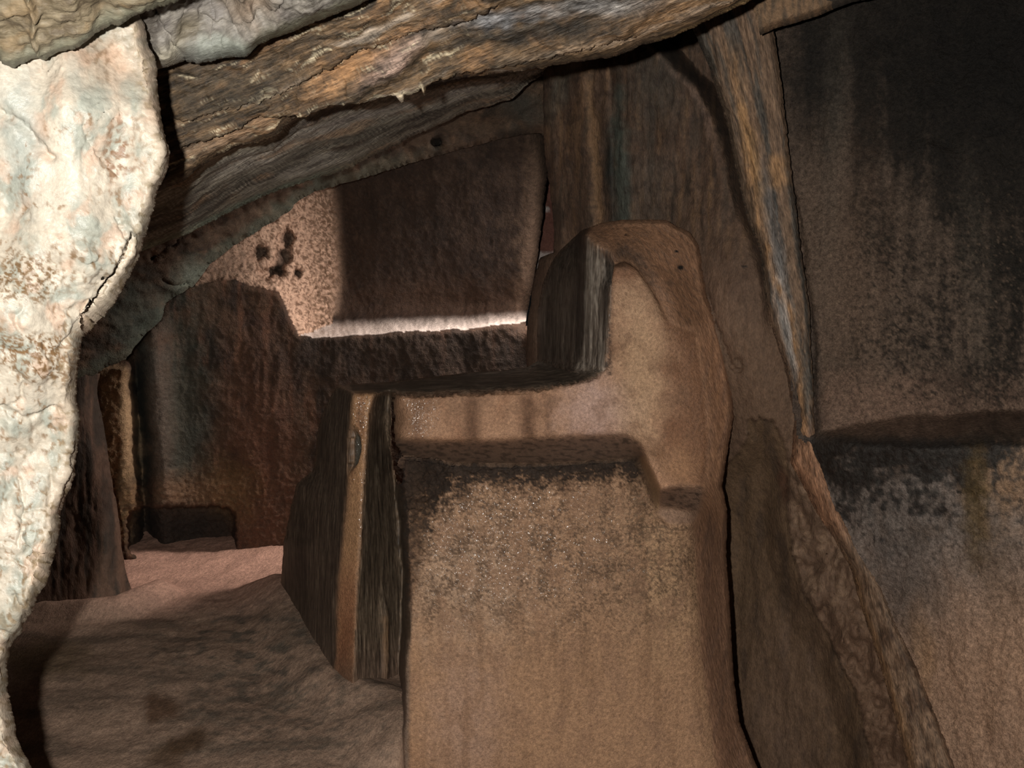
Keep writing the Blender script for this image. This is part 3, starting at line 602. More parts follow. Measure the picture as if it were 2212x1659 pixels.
def alt_warm(x, y):
    c = Col(x.shape, (178, 134, 102), 1.06)
    def pid(P, s=None):
        k = inside(x, y, P).astype(float)
        return gblur(k, s if s is not None else SOFT.get(id(P), .8))
    n = fbm(x/70, y/90, 5, 201); st = fbm(x/30, y/260, 5, 202); fi = fbm(x/9, y/9, 5, 203, .75)
    # upper face: tan with brown runs
    up = pid(R_face)
    c.mix((150, 104, 74), up*ss(-.1, .4, n)*.6)
    for cx, w, s_ in ((902, 14, .6), (1018, 20, .9), (1140, 18, .9), (1185, 9, .5), (1235, 7, .3), (1360, 16, .4)):
        c.mix((108, 74, 52), up*np.exp(-((x-cx-8*fbm(x/40, y/60, 3, 7))/w)**2)*ss(840, 870, y)*(1-ss(935, 990, y))*s_)
    c.mix((196, 160, 144), up*blob(x, y, 1290, 880, 70, 60, .9)*.85); c.mix((198, 158, 120), up*blob(x, y, 1385, 790, 50, 150, .9)*.75)
    c.mix((190, 152, 118), up*blob(x, y, 1360, 640, 45, 60, .9)*.35)
    c.mix((126, 84, 58), up*blob(x, y, 1345, 585, 40, 26, .8)*.8); c.mix((52, 38, 28), up*blob(x, y, 1345, 560, 42, 16, .8)*.9)
    c.mix((130, 88, 60), up*ss(1410, 1480, x+50*n)*.85); c.mix((134, 98, 72), up*ss(.0, .35, fbm(x/60, y/60, 5, 242))*.45); c.mix((104, 70, 50), up*ss(.12, .35, fbm(x/9, y/14, 5, 243, .75))*blob(x, y, 1345, 700, 30, 150, 1)*.6)
    c.mix((172, 126, 88), up*blob(x, y, 1470, 1010, 40, 45, .9)*.6)
    # ragged black rim just under the polished step
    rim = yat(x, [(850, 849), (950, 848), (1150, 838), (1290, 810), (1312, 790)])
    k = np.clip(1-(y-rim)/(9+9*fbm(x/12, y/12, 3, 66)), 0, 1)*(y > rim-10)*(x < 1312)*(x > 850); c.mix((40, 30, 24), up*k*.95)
    k = np.exp(-((x-1316)/7)**2)*(y > 560)*(y < 810); c.mix((60, 42, 32), up*k*ss(-.3, .2, fi)*.9)
    c.mix((122, 88, 68), up*ss(-6, 14, y-yat(x, f))*(x < 1400)*.8)
    # polished black stone of the step and the side of the upright
    blk = np.clip(pid(R_top)+pid(R_side1)+pid(R_side2), 0, 1); s1_ = pid(R_side1)
    c.mix((84, 72, 60), blk); c.mix((120, 106, 92), blk*ss(.0, .35, fbm(x/5, y/120, 4, 205))*pid(R_side1)*.5)
    c.mix((176, 162, 146), pid(R_side2)*(ss(-.15, .3, fbm(x/6, y/140, 4, 206))*.7+.2)); c.mix((120, 104, 88), pid(R_top)*ss(.0, .3, fbm(x/90, y/4, 4, 207))*.6); c.mix((170, 156, 142), pid(R_top)*np.exp(-np.clip(y-yat(x, a[:6]), 0, 99)/5.)*ss(960, 1060, x)*.8)  # last mix: daylight glint on the far lip, painted as a paler line
    c.mix((36, 30, 26), pid(R_side2)*np.exp(-((x-1312)/12)**2)*.9)
    c.mix((44, 37, 32), s1_*.65); c.mix((26, 22, 19), s1_*(ss(1236, 1248, x)*.6+np.exp(-((x-1190)/14)**2)*.3))
    # rounded head
    cp_ = pid(R_cap); c.mix((136, 96, 68), cp_); c.mix((104, 78, 60), cp_*ss(0, .3, fbm(x/40+y/40., (y-x)/8, 4, 208))*.6)
    gd, _, _ = segdist(x, y, [(1300, 640), (1304, 580), (1318, 552), (1350, 540), (1382, 560), (1412, 600), (1436, 640)]); c.mix((46, 36, 29), (cp_+up)*np.exp(-(gd/15)**2)*(.75+.5*fbm(gd/4, x/90, 3, 233))*(1-ss(1390, 1440, x)*.8))
    c.mix((28, 22, 18), blob(x, y, 1470, 578, 6, 5, .3)+blob(x, y, 1458, 546, 4, 3, .3)+blob(x, y, 1352, 512, 3, 2, .3)+blob(x, y, 1491, 1066, 3, 3, .3)+blob(x, y, 1354, 947, 4, 2, .3))
    # right flank
    bd = pid(R_body); c.mix((142, 98, 68), bd); c.mix((116, 86, 68), bd*ss(-.1, .35, fbm(x/14+y/60., y/150, 5, 209))*.7)
    c.mix((166, 118, 82), bd*ss(.1, .4, fbm(x/10, y/60, 4, 210))*.5); c.mix((124, 94, 76), bd*ss(1080, 1200, y)*.5)
    # lower ledge and small step
    lo = np.clip(pid(R_ledge)+pid(R_step), 0, 1); c.mix((134, 104, 84), lo); c.mix((52, 40, 32), lo*ss(.0, .3, fbm(x/20, y/6, 5, 211)+.25*np.exp(-(x-850)/60.))*.75)
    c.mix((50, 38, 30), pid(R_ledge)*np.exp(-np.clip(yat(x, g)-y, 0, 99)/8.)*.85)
    c.mix((186, 146, 106), pid(R_jamb)); c.mix((150, 116, 92), pid(R_lip))
    # lower block
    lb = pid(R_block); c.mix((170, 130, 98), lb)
    c.mix((166, 124, 90), lb*ss(1250, 1420, y+60*n)*.7); c.mix((184, 144, 104), lb*blob(x, y, 1440, 1260, 60, 130, .9)*.6)
    c.mix((178, 148, 122), lb*blob(x, y, 1010, 1260, 120, 120, .9)*.5)
    c.mix((166, 130, 108), lb*blob(x, y, 1010, 1560, 70, 140, .9)*.7)
    c.mix((128, 92, 64), lb*ss(.0, .4, st)*ss(1000, 1100, y)*.4)
    c.mix((92, 68, 48), lb*ss(-.12, .3, fbm(x/7+.8*fbm(x/12, y/12, 3, 2), y/7, 5, 203, .8)+.5*fbm(x/40, y/50, 4, 230))*(1-ss(1250, 1520, y))*.85)
    c.mix((70, 50, 36), lb*ss(.55, .8, ridged(x/22+.5*fbm(x/20, y/20, 3, 8), y/22, 3, 241))*(1-ss(1200, 1400, y))*.5)
    c.mix((150, 112, 84), lb*ss(.0, .3, fbm(x/50, y/80, 5, 231))*.6)
    c.mix((96, 78, 56), lb*ss(.0, .25, fi)*blob(x, y, 1400, 1180, 100, 160, .9)*.6)
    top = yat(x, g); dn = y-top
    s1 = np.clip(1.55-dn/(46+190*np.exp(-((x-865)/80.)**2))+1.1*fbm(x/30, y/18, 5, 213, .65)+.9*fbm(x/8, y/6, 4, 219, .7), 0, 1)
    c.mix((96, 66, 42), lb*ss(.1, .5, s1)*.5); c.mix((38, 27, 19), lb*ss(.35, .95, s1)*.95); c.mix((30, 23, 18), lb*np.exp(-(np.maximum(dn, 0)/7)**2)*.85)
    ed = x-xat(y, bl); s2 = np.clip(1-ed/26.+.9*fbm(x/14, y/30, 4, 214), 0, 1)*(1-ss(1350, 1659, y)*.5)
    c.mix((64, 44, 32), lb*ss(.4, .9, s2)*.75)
    c.mix((70, 52, 36), lb*np.clip(1-(jr[0][0]+(y-1030)*.45-x)/10., 0, 1)*(x > 1360)*(y > 990)*(y < 1130)*.7)
    c.mix((92, 66, 46), lb*blob(x, y, 900, 1150, 20, 120, .8)*.4)
    # post on the left
    ps = pid(R_post); c.mix((186, 138, 96), ps); c.mix((118, 72, 46), ps*ss(.0, .35, st)*.5); c.mix((150, 96, 66), ps*ss(1150, 1300, y)*.7)
    c.mix((60, 44, 34), ps*ss(.1, .3, fi)*(1-ss(900, 960, y))*.7)
    c.mix((112, 88, 72), ps*ss(1380, 1500, y)*.8)
    c.mix((64, 64, 56), ps*blob(x, y, 757, 972, 20, 46, .25, 6, .12)*.95)
    gr = pid(R_groove); c.mix((92, 76, 60), gr); c.mix((132, 114, 94), gr*ss(.05, .35, fbm(x/4, y/90, 4, 215))*.55); c.mix((132, 100, 70), gr*blob(x, y, 828, 1400, 9, 60, .5)*.8)  # post's inner side darkened in the colour, as under grazing light
    c.mix((116, 92, 76), gr*ss(1330, 1520, y)*.8); c.mix((40, 32, 27), gr*ss(838, 850, x)*(1-ss(900, 1000, y))*.7)
    lf = pid(R_left); c.mix((84, 68, 54), lf); c.mix((116, 98, 80), lf*ss(.0, .35, fbm(x/5, y/110, 4, 216))*.5); c.mix((40, 30, 22), lf*blob(x, y, 650, 1230, 14, 100, .7)*.6)
    c.mix((96, 78, 64), lf*ss(1240, 1420, y)*.85)
    c.mul(1+.22*fi+.16*fbm(x/4, y/4, 3, 217)*(lb+.4))
    # gloss: hand-polished and damp stone
    r = np.full(x.shape, .62)+.35*lb*ss(.2, .7, s1); wet = lb*blob(x, y, 1090, 1150, 250, 190, .7)
    r = r-.46*wet*ss(-.3, .2, fi)-.16*blk-.12*gr-.12*ps-.36*ps*(1-ss(1130, 1230, y))
    r = r-.36*up*blob(x, y, 885, 895, 44, 75, .6)-.12*up
    return c.c, np.clip(r, .16, .9)
def alt_disp(x, y):
    pid = lambda P: inside(x, y, P).astype(float)
    lb = pid(R_block); up = pid(R_face)
    h = .006*fbm(x/90, y/110, 4, 221)+.0012*fbm(x/10, y/14, 4, 222)
    top = yat(x, g); dn = y-top; n = np.clip(1.2-dn/(55+150*np.exp(-((x-870)/80.)**2)), 0, 1); n = n*n*(3-2*n)
    h = h+lb*(.0024*fbm(x/13, y/13, 4, 223, .6)*(1-.5*ss(1300, 1500, y))+n*(.016*fbm(x/40, y/22, 3, 224, .6)+.012*fbm(x/14, y/9, 3, 225, .6)-.008))
    wetz = lb*blob(x, y, 1090, 1150, 250, 190, .7)+up*blob(x, y, 885, 895, 44, 75, .6)+pid(R_post)*(1-ss(930, 990, y))
    h = h+wetz*.0022*fbm(x/8, y/9, 3, 226, .7)
    gd, _, _ = segdist(x, y, [(1316, 600), (1318, 566), (1350, 550), (1382, 568), (1412, 608), (1436, 650), (1450, 720)]); h = h-.022*np.exp(-(gd/13)**2)*(1-ss(640, 720, y))+.012*blob(x, y, 1400, 525, 100, 26, .9, 14, 0)
    tp = pid(R_top); s = pid(R_side1)+pid(R_side2); gr = pid(R_groove)+pid(R_left)
    h = h+tp*.0030*fbm(x/70, y/3.5, 3, 227)+s*.004*fbm(x/5.5, y/120, 4, 228)+gr*.004*fbm(x/6, y/130, 4, 229)
    h = h-.02*blob(x, y, 757, 972, 18, 46, .25, 6, .12)*pid(R_post)
    rim = yat(x, [(850, 849), (950, 848), (1150, 838), (1290, 810), (1312, 790)])
    k = np.exp(-((y-rim-4)/7)**2)*(x < 1312)*(x > 850); h = h-k*.008*(1+fbm(x/9, y/9, 3, 9)*2)
    h = h+pid(R_groove)*(.02*np.exp(-((x-828)/8)**2)*ss(1260, 1340, y)*(1-ss(1420, 1560, y)))
    return h
def alt_off(x, y):
    o = crack(x, y, [(1512, 535), (1518, 575), (1521, 600)], 2.5, .02, 2)
    lb = inside(x, y, R_block)
    o = o+lb*.10*blob(x, y, 880, 1010, 50, 70, 1, 0, 0)        # worn hollow in the block's upper left corner
    return o
am = rock('altar_stone', rough=.6, spec=.35, bump=.6, scale=95, fine=.32, wet=1.)
pol = rock('polished_side_stone', bump=.45, scale=90, fine=.7, streak=(1, .4, .06))
polys = [R_top, R_side1, R_side2, R_cap, R_ledge, R_jamb, R_step, R_lip, R_block, R_face, R_body, R_post, R_groove, R_left]
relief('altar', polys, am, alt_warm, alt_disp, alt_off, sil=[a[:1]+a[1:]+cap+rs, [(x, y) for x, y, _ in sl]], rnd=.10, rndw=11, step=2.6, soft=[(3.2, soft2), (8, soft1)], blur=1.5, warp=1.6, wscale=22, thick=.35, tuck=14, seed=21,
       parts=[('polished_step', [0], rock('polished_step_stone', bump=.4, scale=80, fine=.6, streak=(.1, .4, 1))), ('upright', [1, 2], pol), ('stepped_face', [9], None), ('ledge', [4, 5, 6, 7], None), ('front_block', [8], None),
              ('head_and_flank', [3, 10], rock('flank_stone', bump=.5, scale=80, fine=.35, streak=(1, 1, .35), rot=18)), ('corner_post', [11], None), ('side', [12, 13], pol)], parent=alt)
for o in alt.children:
    o.matrix_parent_inverse.translation = (-.1, -3.4, 0)
    t = {'polished_step': 'black hand-polished top of the low step', 'upright': 'black striated side of the tall rounded upright', 'head_and_flank': 'smooth brown rounded head and right flank', 'corner_post': 'narrow wet tan edge of the left corner', 'front_block': 'rough damp tan block with black stain along its top'}.get(o.name)
    if t: o['label'] = t

# ------------------------------------------------------------------ dark post at the left
post_r = [(216, 806), (211, 830), (210, 850), (220, 900), (228, 940), (236, 1000), (246, 1060), (254, 1100), (262, 1180), (270, 1225), (278, 1258), (292, 1292), (310, 1340), (330, 1420)]
postp = [(-800, 800, 4.1), (100, 800, 4.3), (180, 790, 4.42)]+[(x, y, 4.46) for x, y in post_r]+[(240, 1460, 4.25), (-800, 1460, 4.15), (-800, 1100, 4.1)]
def post_col(x, y):
    c = Col(x.shape, (96, 72, 56), 1.3); c.mix((52, 44, 36), ss(-.05, .3, fbm(x/14, y/120, 5, 131)+.25*(1-ss(900, 1150, y)))*.85); c.mix((52, 42, 34), blob(x, y, 236, 1150, 12, 160, .7, -4)*.7)
    c.mul(1+.2*fbm(x/6, y/14, 4, 132)); return c.c, .75
po = relief('rock_post', [postp], rock('post_rock', bump=.5, streak=(1, 1, .4)), post_col, lambda x, y: .018*fbm(x/40, y/120, 4, 133)+.004*fbm(x/8, y/20, 3, 134), sil=[post_r], rnd=.16, rndw=46, step=4, thick=.3, warp=3, seed=22)
tag(po, 'dark brown upright rock standing on the floor behind the pale foreground boulder', 'rock')

# ------------------------------------------------------------------ ceiling: two beds and two foreground slabs
d2_low = [(-800, 700), (100, 610), (250, 563), (314, 540), (360, 522), (405, 506), (486, 463), (540, 436), (600, 410), (640, 398), (740, 370), (870, 304), (1005, 243), (1106, 214), (1130, 190), (1147, 176), (1174, 159), (1240, 130)]
d2_d = [3.0, 3.1, 3.2, 3.2, 3.3, 3.35, 3.5, 3.6, 3.7, 3.75, 3.95, 4.15, 4.35, 4.4, 4.4, 4.4, 4.4, 4.4]
k2 = [(-800, 560), (100, 500), (300, 425), (395, 392), (440, 352), (500, 317), (545, 308), (590, 300), (615, 272), (641, 250), (690, 232), (740, 219), (789, 203), (840, 196), (887, 190), (938, 181), (1005, 167), (1100, 155), (1174, 145), (1241, 135), (1340, 121), (1383, 98), (1430, 88), (1466, 75), (1508, 54), (1558, 31), (1624, 0), (1700, -50), (1800, -120)]
c_low = [(-800, 200), (200, 150), (330, 158), (345, 148), (370, 143), (398, 133), (425, 137), (452, 135), (500, 125), (530, 122), (554, 101), (584, 84), (625, 71), (675, 51), (740, 26), (796, 0), (900, -60), (1000, -120)]
d2 = [(x, y, d) for (x, y), d in zip(d2_low, d2_d)]+[(1300, 80, 4.3), (1174, 100, 4.0), (1005, 120, 3.3), (887, 140, 2.9), (740, 170, 2.65), (590, 250, 2.5), (440, 300, 2.45), (250, 370, 2.4), (-800, 500, 2.3)]
def d2_t(x, y): a_ = yat(x, k2); b_ = yat(x, d2_low); return (y-a_)/np.maximum(b_-a_, 20)
def d2_disp(x, y):
    t = d2_t(x, y); u = (x*.92-y*.38)
    w = t*6+.5*fbm(u/260, t*2, 3, 141)
    return .009*ridged(w*.5, u/900, 2, 142)+.004*fbm(w*2.2, u/300, 4, 143)+.008*fbm(x/200, y/120, 2, 144)+.002*fbm(w*6, u/200, 3, 145)
def d2_col(x, y):
    t = d2_t(x, y); u = (x*.92-y*.38); c = Col(x.shape, (98, 92, 80), 3.1)
    w = t*5+.5*fbm(u/260, t*2, 3, 141)
    st = fbm(w*1.6, u/330, 5, 146); s2 = fbm(w*6, u/90, 4, 147)
    c.mix((48, 40, 34), ss(-.08, .28, st)*.9); c.mix((130, 124, 114), ss(.08, .38, -st)*.75)
    c.mix((134, 126, 118), np.exp(-((t-.30)/.13)**2)*(.45+.5*ss(-.2, .2, s2))*ss(420, 560, x)*.75)
    c.mix((120, 92, 66), ss(.12, .4, fbm(w*1.2+9, u/160, 4, 148))*.5)
    c.mix((36, 31, 27), np.exp(-((t-.62)/.10)**2)*ss(-.3, .15, s2)*.75)
    c.mix((38, 33, 28), ss(.1, .35, s2)*.6); c.mix((112, 98, 80), np.exp(-((t-1.0)/.05)**2)*.5)
    c.mix((94, 106, 92), ss(.84, .98, t)*(1-ss(620, 900, x))*.7)
    c.mul(1+.3*fbm(w*9, u/60, 4, 149)); return c.c, .72
cl = relief('ceiling', [d2], rock('ceiling_rock', bump=.7, scale=80, fine=.6, streak=(.12, .5, 1), rot=21), d2_col, d2_disp, sil=[d2_low], rnd=.08, rndw=12, step=3.6, warp=4, wscale=30, blur=1.5, thick=.3, seed=31)
tag(cl, 'sloping grey and brown banded bedrock ceiling of the cave', kind='structure')

d1 = [(x, y, d) for (x, y), d in zip(k2, np.interp([p[0] for p in k2], [-240, 300, 740, 1174, 1800], [2.3, 2.35, 2.4, 2.45, 2.5]))]+[(1800, -300, 2.0), (900, -300, 1.9), (-800, -60, 1.95)]
k1 = [(300, 345), (371, 310), (430, 290), (490, 267), (557, 233), (610, 230), (660, 215), (740, 203), (800, 196), (870, 188), (938, 181)]
k3 = [(345, 250), (420, 236), (500, 214), (600, 176), (700, 128), (760, 100), (830, 82), (905, 55), (980, 40), (1100, -20)]
def d1_t(x, y): a_ = yat(x, c_low)-10; b_ = yat(x, k2); return (y-a_)/np.maximum(b_-a_, 20)
def d1_disp(x, y):
    t = d1_t(x, y); u = x*.95-y*.3; w = t*5+.8*fbm(u/200, t*2, 4, 151)
    h = .012*ridged(w*.5, u/500, 3, 152)+.005*fbm(w*1.8, u/160, 4, 153)+.014*fbm(x/200, y/80, 3, 154)+.005*fbm(w*5, u/40, 4, 155)
    h = h+stepdown(x, y, k1, .030, 90, 9)+stepdown(x, y, k3, .022, 70, 9, 6)+stepdown(x, y, [(600, 240), (720, 190), (800, 190), (905, 165), (1010, 140), (1130, 120), (1240, 100), (1400, 60)], .018, 60, 8, 9)
    h = h+.03*blob(x, y, 850, 110, 90, 22, .9, -28, .05)-.02*blob(x, y, 940, 60, 60, 16, .9, -15, .05)
    h = h+.02*(blob(x, y, 909, 162, 5, 9, .5, 0, .1)+blob(x, y, 860, 172, 4, 6, .5, 0, .1))
    return h
def d1_col(x, y):
    t = d1_t(x, y); u = x*.95-y*.3; w = t*5+.8*fbm(u/200, t*2, 4, 151); c = Col(x.shape, (120, 94, 66), .85)
    st = fbm(w*1.5, u/260, 5, 156); s2 = fbm(w*5, u/60, 5, 157)
    c.mix((70, 58, 44), ss(-.12, .22, st)*.85); c.mix((160, 118, 78), ss(.12, .38, fbm(w*1.1+4, u/170, 4, 158))*.6)
    c.mix((176, 160, 142), ss(.18, .42, -st)*.65)
    c.mix((182, 134, 90), blob(x, y, 820, 90, 100, 16, .7, -27)*.8); c.mix((184, 152, 134), blob(x, y, 850, 106, 70, 18, .7, -27)*.85); c.mix((190, 138, 90), blob(x, y, 720, 150, 80, 18, .7, -28)*.7)
    c.mix((58, 52, 44), blob(x, y, 930, 60, 45, 14, .7, -10)*.85); c.mix((50, 46, 40), blob(x, y, 1150, 60, 150, 22, .8, -4)*.85)
    c.mix((150, 150, 152), blob(x, y, 1070, 34, 80, 16, .8, -8)*.85); c.mix((160, 156, 152), blob(x, y, 1290, 12, 110, 18, .8, -4)*.8)
    c.mix((186, 160, 132), blob(x, y, 1240, 96, 130, 12, .8, -8)*.6); c.mix((170, 126, 84), blob(x, y, 1420, 40, 140, 24, .9, -18)*.5)
    c.mix((60, 52, 42), ss(.05, .3, s2)*.6); c.mix((214, 196, 160), ss(.2, .36, fbm(w*4, u/110, 5, 159, .6))*(1-ss(900, 1100, x))*.75)
    c.mix((70, 60, 46), blob(x, y, 480, 190, 130, 34, .9, -14)*.7)
    c.mix((168, 134, 104), blob(x, y, 500, 290, 110, 20, .8, -20)*.5)
    c.mix((216, 176, 116), (1-ss(0, 14, yat(x, k2)-y))*ss(1400, 1480, x)*.7)
    c.mul(1+.34*fbm(w*8, u/50, 4, 160)); return c.c, .6
ub = relief('rock_bed', [d1], rock('upper_bed_rock', bump=.8, scale=80, fine=.7, streak=(.14, .5, 1), rot=22), d1_col, d1_disp, sil=[k2], rnd=.10, rndw=16, step=3.2, warp=5, wscale=26, blur=1.5, thick=.25, seed=32)
tag(ub, 'long overhanging bed of orange and grey layered rock crossing the ceiling above the altar', 'rock')

cs = [(x, y, 1.95+(0 if x > 200 else .1)) for x, y in c_low]+[(1000, -320, 1.5), (-800, -320, 1.5)]
def c_disp(x, y):
    t = (yat(x, c_low)-y)
    return .02*fbm(x/70, y/60, 4, 161)-.05*blob(x, y, 430, 60, 60, 75, .9, -30, 0)-.030*blob(x, y, 480, 30, 40, 60, .5, -35, 0)-.03*blob(x, y, 555, 10, 22, 45, .7, -20, 0)+.004*fbm(x/30, y/8, 4, 162)+crack(x, y, [(330, 30), (345, 70), (370, 110), (400, 132)], 4, -.012)+crack(x, y, [(430, 75), (470, 90), (520, 82), (560, 50), (600, 30), (620, 0)], 3, -.01)
def c_col(x, y):
    c = Col(x.shape, (196, 186, 172), .38); n = fbm(x/50, y/40, 5, 163)
    c.mix((168, 158, 150), ss(0, .3, n)*.7); c.mix((216, 178, 142), blob(x, y, 540, 20, 50, 40, .8, -30)*.6); c.mix((150, 134, 100), blob(x, y, 400, 95, 26, 26, .8)*.7); c.mix((150, 132, 96), blob(x, y, 455, 35, 26, 14, .7, 40)*.5)
    c.mix((150, 148, 112), (1-ss(6, 34, yat(x, c_low)-y+8*fbm(x/20, y/12, 3, 3)))*ss(420, 520, x)*.75); c.mix((120, 112, 92), ss(.1, .3, fbm(x/60+y/100, (y+x*.35)/5, 4, 164))*ss(520, 640, x)*.6)
    c.mix((206, 214, 200), blob(x, y, 480, 118, 80, 16, .7, -8)*.7); c.mix((236, 224, 196), blob(x, y, 362, 122, 24, 22, .6)*.9)
    c.mix((92, 80, 70), blob(x, y, 328, 60, 14, 40, .7)*.6)
    c.mul(1+.12*fbm(x/7, y/5, 4, 165)); return c.c, .5
csm = relief('hanging_slab', [cs], rock('pale_slab_rock', bump=.4, scale=80, fine=.25, streak=(.3, .5, 1), rot=24), c_col, c_disp, sil=[c_low], rnd=.10, rndw=20, step=3.2, warp=4, wscale=26, blur=1.5, thick=.2, seed=33)
tag(csm, 'pale grey scalloped slab hanging from the ceiling beyond the foreground boulder', 'rock slab')

b_low = [(-800, 150), (-40, 128), (0, 128), (14, 140), (26, 147), (52, 136), (76, 125), (100, 128), (126, 110), (160, 108), (184, 92), (205, 72), (240, 55), (255, 57), (290, 35), (320, 22), (352, 12), (380, 6), (410, -10), (500, -60), (600, -120)]
bs = [(x, y, 1.60) for x, y in b_low]+[(600, -320, 1.3), (-800, -320, 1.25)]
def b_disp(x, y):
    w = (y+.32*x)/22+.6*fbm(x/70, y/40, 3, 171)
    return .022*fbm(x/90, y/50, 4, 172)+.006*ridged(w*.6, x/160, 4, 173)+crack(x, y, [(60, -20), (75, 20), (70, 70), (85, 110)], 7, .015)
def b_col(x, y):
    w = (y+.32*x)/22+.6*fbm(x/70, y/40, 3, 171); c = Col(x.shape, (206, 184, 146), .28)
    c.mix((150, 126, 92), ss(0, .3, fbm(w*.8, x/150, 5, 174))*.6); c.mix((222, 182, 128), ss(.1, .35, fbm(w*.6+5, x/110, 4, 175))*.5); c.mix((122, 100, 78), ss(.15, .35, fbm(w*1.8, x/60, 4, 176))*.5)
    c.mix((190, 196, 168), (1-ss(8, 44, yat(x, b_low)-y+10*fbm(x/20, y/12, 3, 3)))*.65); c.mul(1+.12*fbm(x/9, y/4, 4, 177)); return c.c, .6
bo = relief('hanging_slab', [bs], rock('beige_slab_rock', bump=.35, scale=90, fine=.18, streak=(.4, 1, 1.5)), b_col, b_disp, sil=[b_low], rnd=.06, rndw=12, step=3.2, warp=5, wscale=20, blur=1.5, thick=.12, seed=34)
tag(bo, 'beige layered slab with a jagged edge resting over the top of the foreground boulder', 'rock slab')

# ------------------------------------------------------------------ pale boulder in the foreground
A_r = [(296, -10), (302, 30), (308, 46), (315, 62), (318, 90), (334, 120), (340, 150), (343, 200), (347, 250), (352, 285), (366, 325), (364, 360), (352, 390), (340, 410), (336, 440), (326, 470), (315, 505), (306, 540), (296, 565), (284, 590), (268, 622), (252, 650), (230, 680), (200, 712), (181, 728),
       (174, 760), (168, 800), (166, 860), (172, 915), (170, 950), (164, 985), (160, 1030), (146, 1065), (132, 1105), (130, 1140), (124, 1180), (112, 1230), (98, 1265), (80, 1290), (70, 1320), (52, 1345), (44, 1370), (22, 1395), (15, 1440), (18, 1490), (30, 1540), (38, 1595), (55, 1630), (72, 1665), (130, 1900)]
fl_ = [(282, 505), (268, 545), (246, 590), (222, 640), (206, 665), (190, 700), (181, 728), (200, 712), (230, 680), (252, 650), (268, 622), (284, 590), (296, 565), (306, 540), (315, 505)]
def ad(y): return float(np.interp(y, [-20, 300, 900, 1400, 1900], [1.78, 1.74, 1.72, 1.68, 1.62]))
Ap = [(x, y, ad(y)) for x, y in A_r]+[(-800, 1900, 1.35), (-800, 900, 1.4), (-800, -120, 1.5), (150, -120, 1.7)]
def A_off(x, y):
    o = -.06*blob(x, y, 170, 260, 150, 240, 1, 0, 0)-.05*blob(x, y, 60, 700, 150, 160, 1, 0, 0)+.03*blob(x, y, 250, 230, 60, 200, 1, -8, 0)+.03*blob(x, y, 40, 420, 90, 120, 1, 20, 0)+.03*blob(x, y, 70, 1000, 90, 130, 1, -10, 0)-.03*blob(x, y, 60, 1220, 80, 120, 1, 0, 0)
    o = o+.035*inside(x+3*fbm(x/12, y/12, 3, 4), y, fl_)
    return o
def A_disp(x, y):
    rough = ss(-.25, .25, (y-520)/500.+fbm(x/120, y/120, 3, 180))*.9+.1
    edge = 1-ss(10, 90, xat(y, A_r)-x)
    h = .030*fbm(x/150, y/190, 2, 181, .4)+rough*(.007*fbm(x/70, y/85, 3, 182, .4)-.006*ss(.4, .95, ridged(x/110+.5*fbm(x/60, y/60, 2, 3), y/150, 2, 186)))+.0012*fbm(x/14, y/16, 4, 183, .6)*(rough+edge)+.006*edge*fbm(x/34, y/40, 4, 195, .55)
    h = h-.0022*ss(.12, .36, fbm(x/15, y/17, 3, 187)+.1*fbm(x/60, y/60, 3, 184))*np.clip(edge*.8+rough*.5, 0, 1)
    for L, w, dp in (([(282, 505), (268, 545), (246, 590), (212, 655)], 4, .012), ([(165, 955), (150, 1000), (140, 1060), (128, 1110)], 3, .012), ([(40, 1030), (55, 1100), (40, 1180)], 3, .006), ([(0, 240), (40, 265), (80, 310), (110, 340)], 10, .012),
                     ([(175, 250), (190, 300), (225, 335), (260, 380)], 3, .004), ([(30, 1290), (60, 1330)], 4, .01), ([(250, 470), (272, 520), (262, 545)], 3, .006), ([(0, 880), (60, 900), (120, 885)], 6, .008)):
        h = h-crack(x, y, L, w, dp, 3)
    h = h-.010*blob(x, y, 260, 330, 26, 42, .8, 10, .15)+.012*blob(x, y, 210, 560, 80, 30, .9, 20, .1)-.008*blob(x, y, 190, 520, 60, 16, .9, 20, .1)
    return h
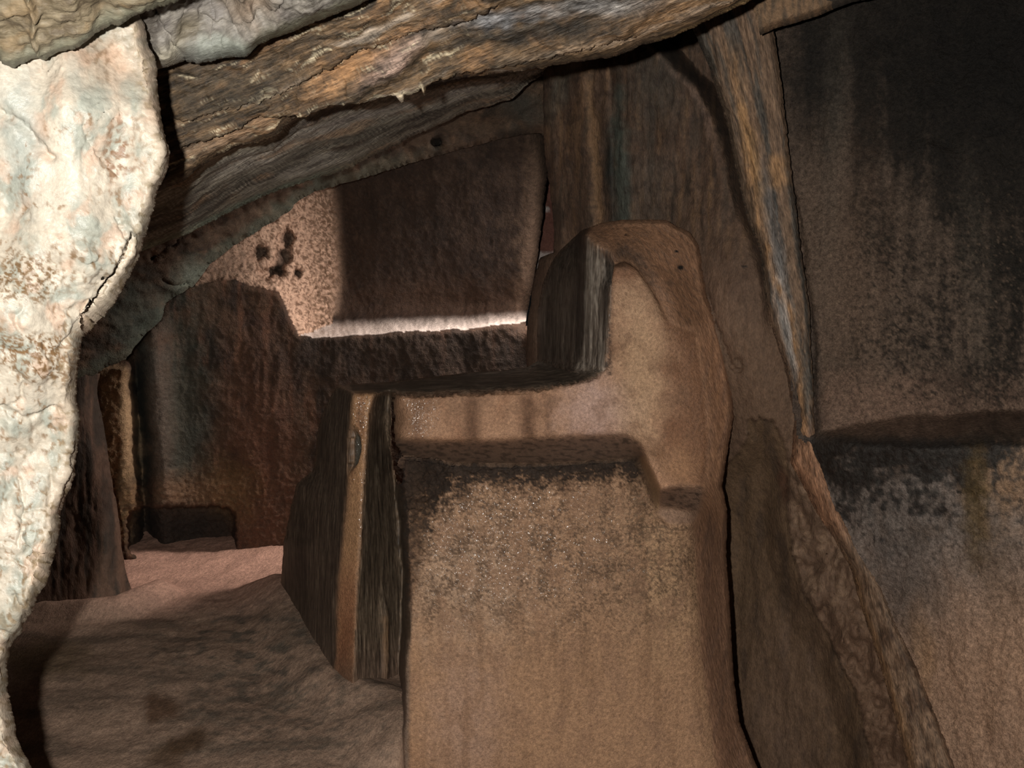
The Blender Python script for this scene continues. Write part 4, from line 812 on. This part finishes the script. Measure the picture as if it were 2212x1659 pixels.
def A_col(x, y):
    c = Col(x.shape, (224, 210, 188), .62); n = fbm(x/80, y/110, 5, 185)
    c.mix((176, 182, 168), ss(-.08, .25, n)*.8); c.mix((232, 190, 160), ss(.05, .35, fbm(x/60, y/80, 5, 186))*.6)
    c.mix((186, 192, 182), blob(x, y, 45, 300, 40, 130, .9, -6)*.75); c.mix((224, 182, 148), blob(x, y, 230, 130, 90, 60, .9)*.5)
    c.mix((190, 194, 180), blob(x, y, 165, 170, 18, 60, .8, -8)*.6)
    pit = fbm(x/15, y/17, 5, 187); c.mix((150, 112, 72), ss(.12, .34, pit+.15*n)*ss(-.1, .25, fbm(x/110, y/120, 3, 188)+(y-500)/2200.)*.75)
    c.mix((150, 104, 66), blob(x, y, 262, 320, 34, 56, .8, 8, .9)*.85*ss(-.12, .12, pit))
    for q in ((150, 545, 60, 30), (40, 585, 50, 34), (210, 575, 40, 50), (95, 770, 70, 34), (60, 950, 50, 40), (130, 800, 36, 26), (225, 110, 30, 60), (110, 1180, 50, 60), (60, 1290, 30, 30)): c.mix((132, 98, 58), blob(x, y, *q, 1, 0, .3)*.6*ss(-.02, .3, pit)); c.mix((140, 104, 66), blob(x, y, 110, 770, 90, 34, 1, 8, .3)*.7*ss(-.05, .25, fbm(x/12, y/9, 5, 191, .7))); c.mix((140, 108, 72), blob(x, y, 50, 600, 60, 36, 1, 0, .3)*.7*ss(-.05, .25, fbm(x/12, y/9, 5, 192, .7)))
    c.mix((214, 186, 156), (1-ss(10, 60, xat(y, A_r)-x))*.5); c.mix((160, 140, 104), ss(.05, .3, pit)*(1-ss(10, 80, xat(y, A_r)-x))*.6)
    c.mix((150, 130, 98), ss(.1, .3, fbm(x/26, y/30, 5, 189))*ss(1050, 1300, y)*.6)
    c.mul(1+.12*fbm(x/8, y/8, 4, 190)); return c.c, .42
ao = relief('foreground_boulder', [Ap], rock('pale_boulder_rock', bump=.22, scale=60, fine=.12, spec=.4), A_col, A_disp, A_off, sil=[A_r], rnd=.10, rndw=26, step=3.0, warp=5, wscale=22, blur=1.5, thick=.3, tuck=26, seed=41)
tag(ao, 'large cream and pale grey pitted boulder filling the left edge, brightly lit', 'boulder')
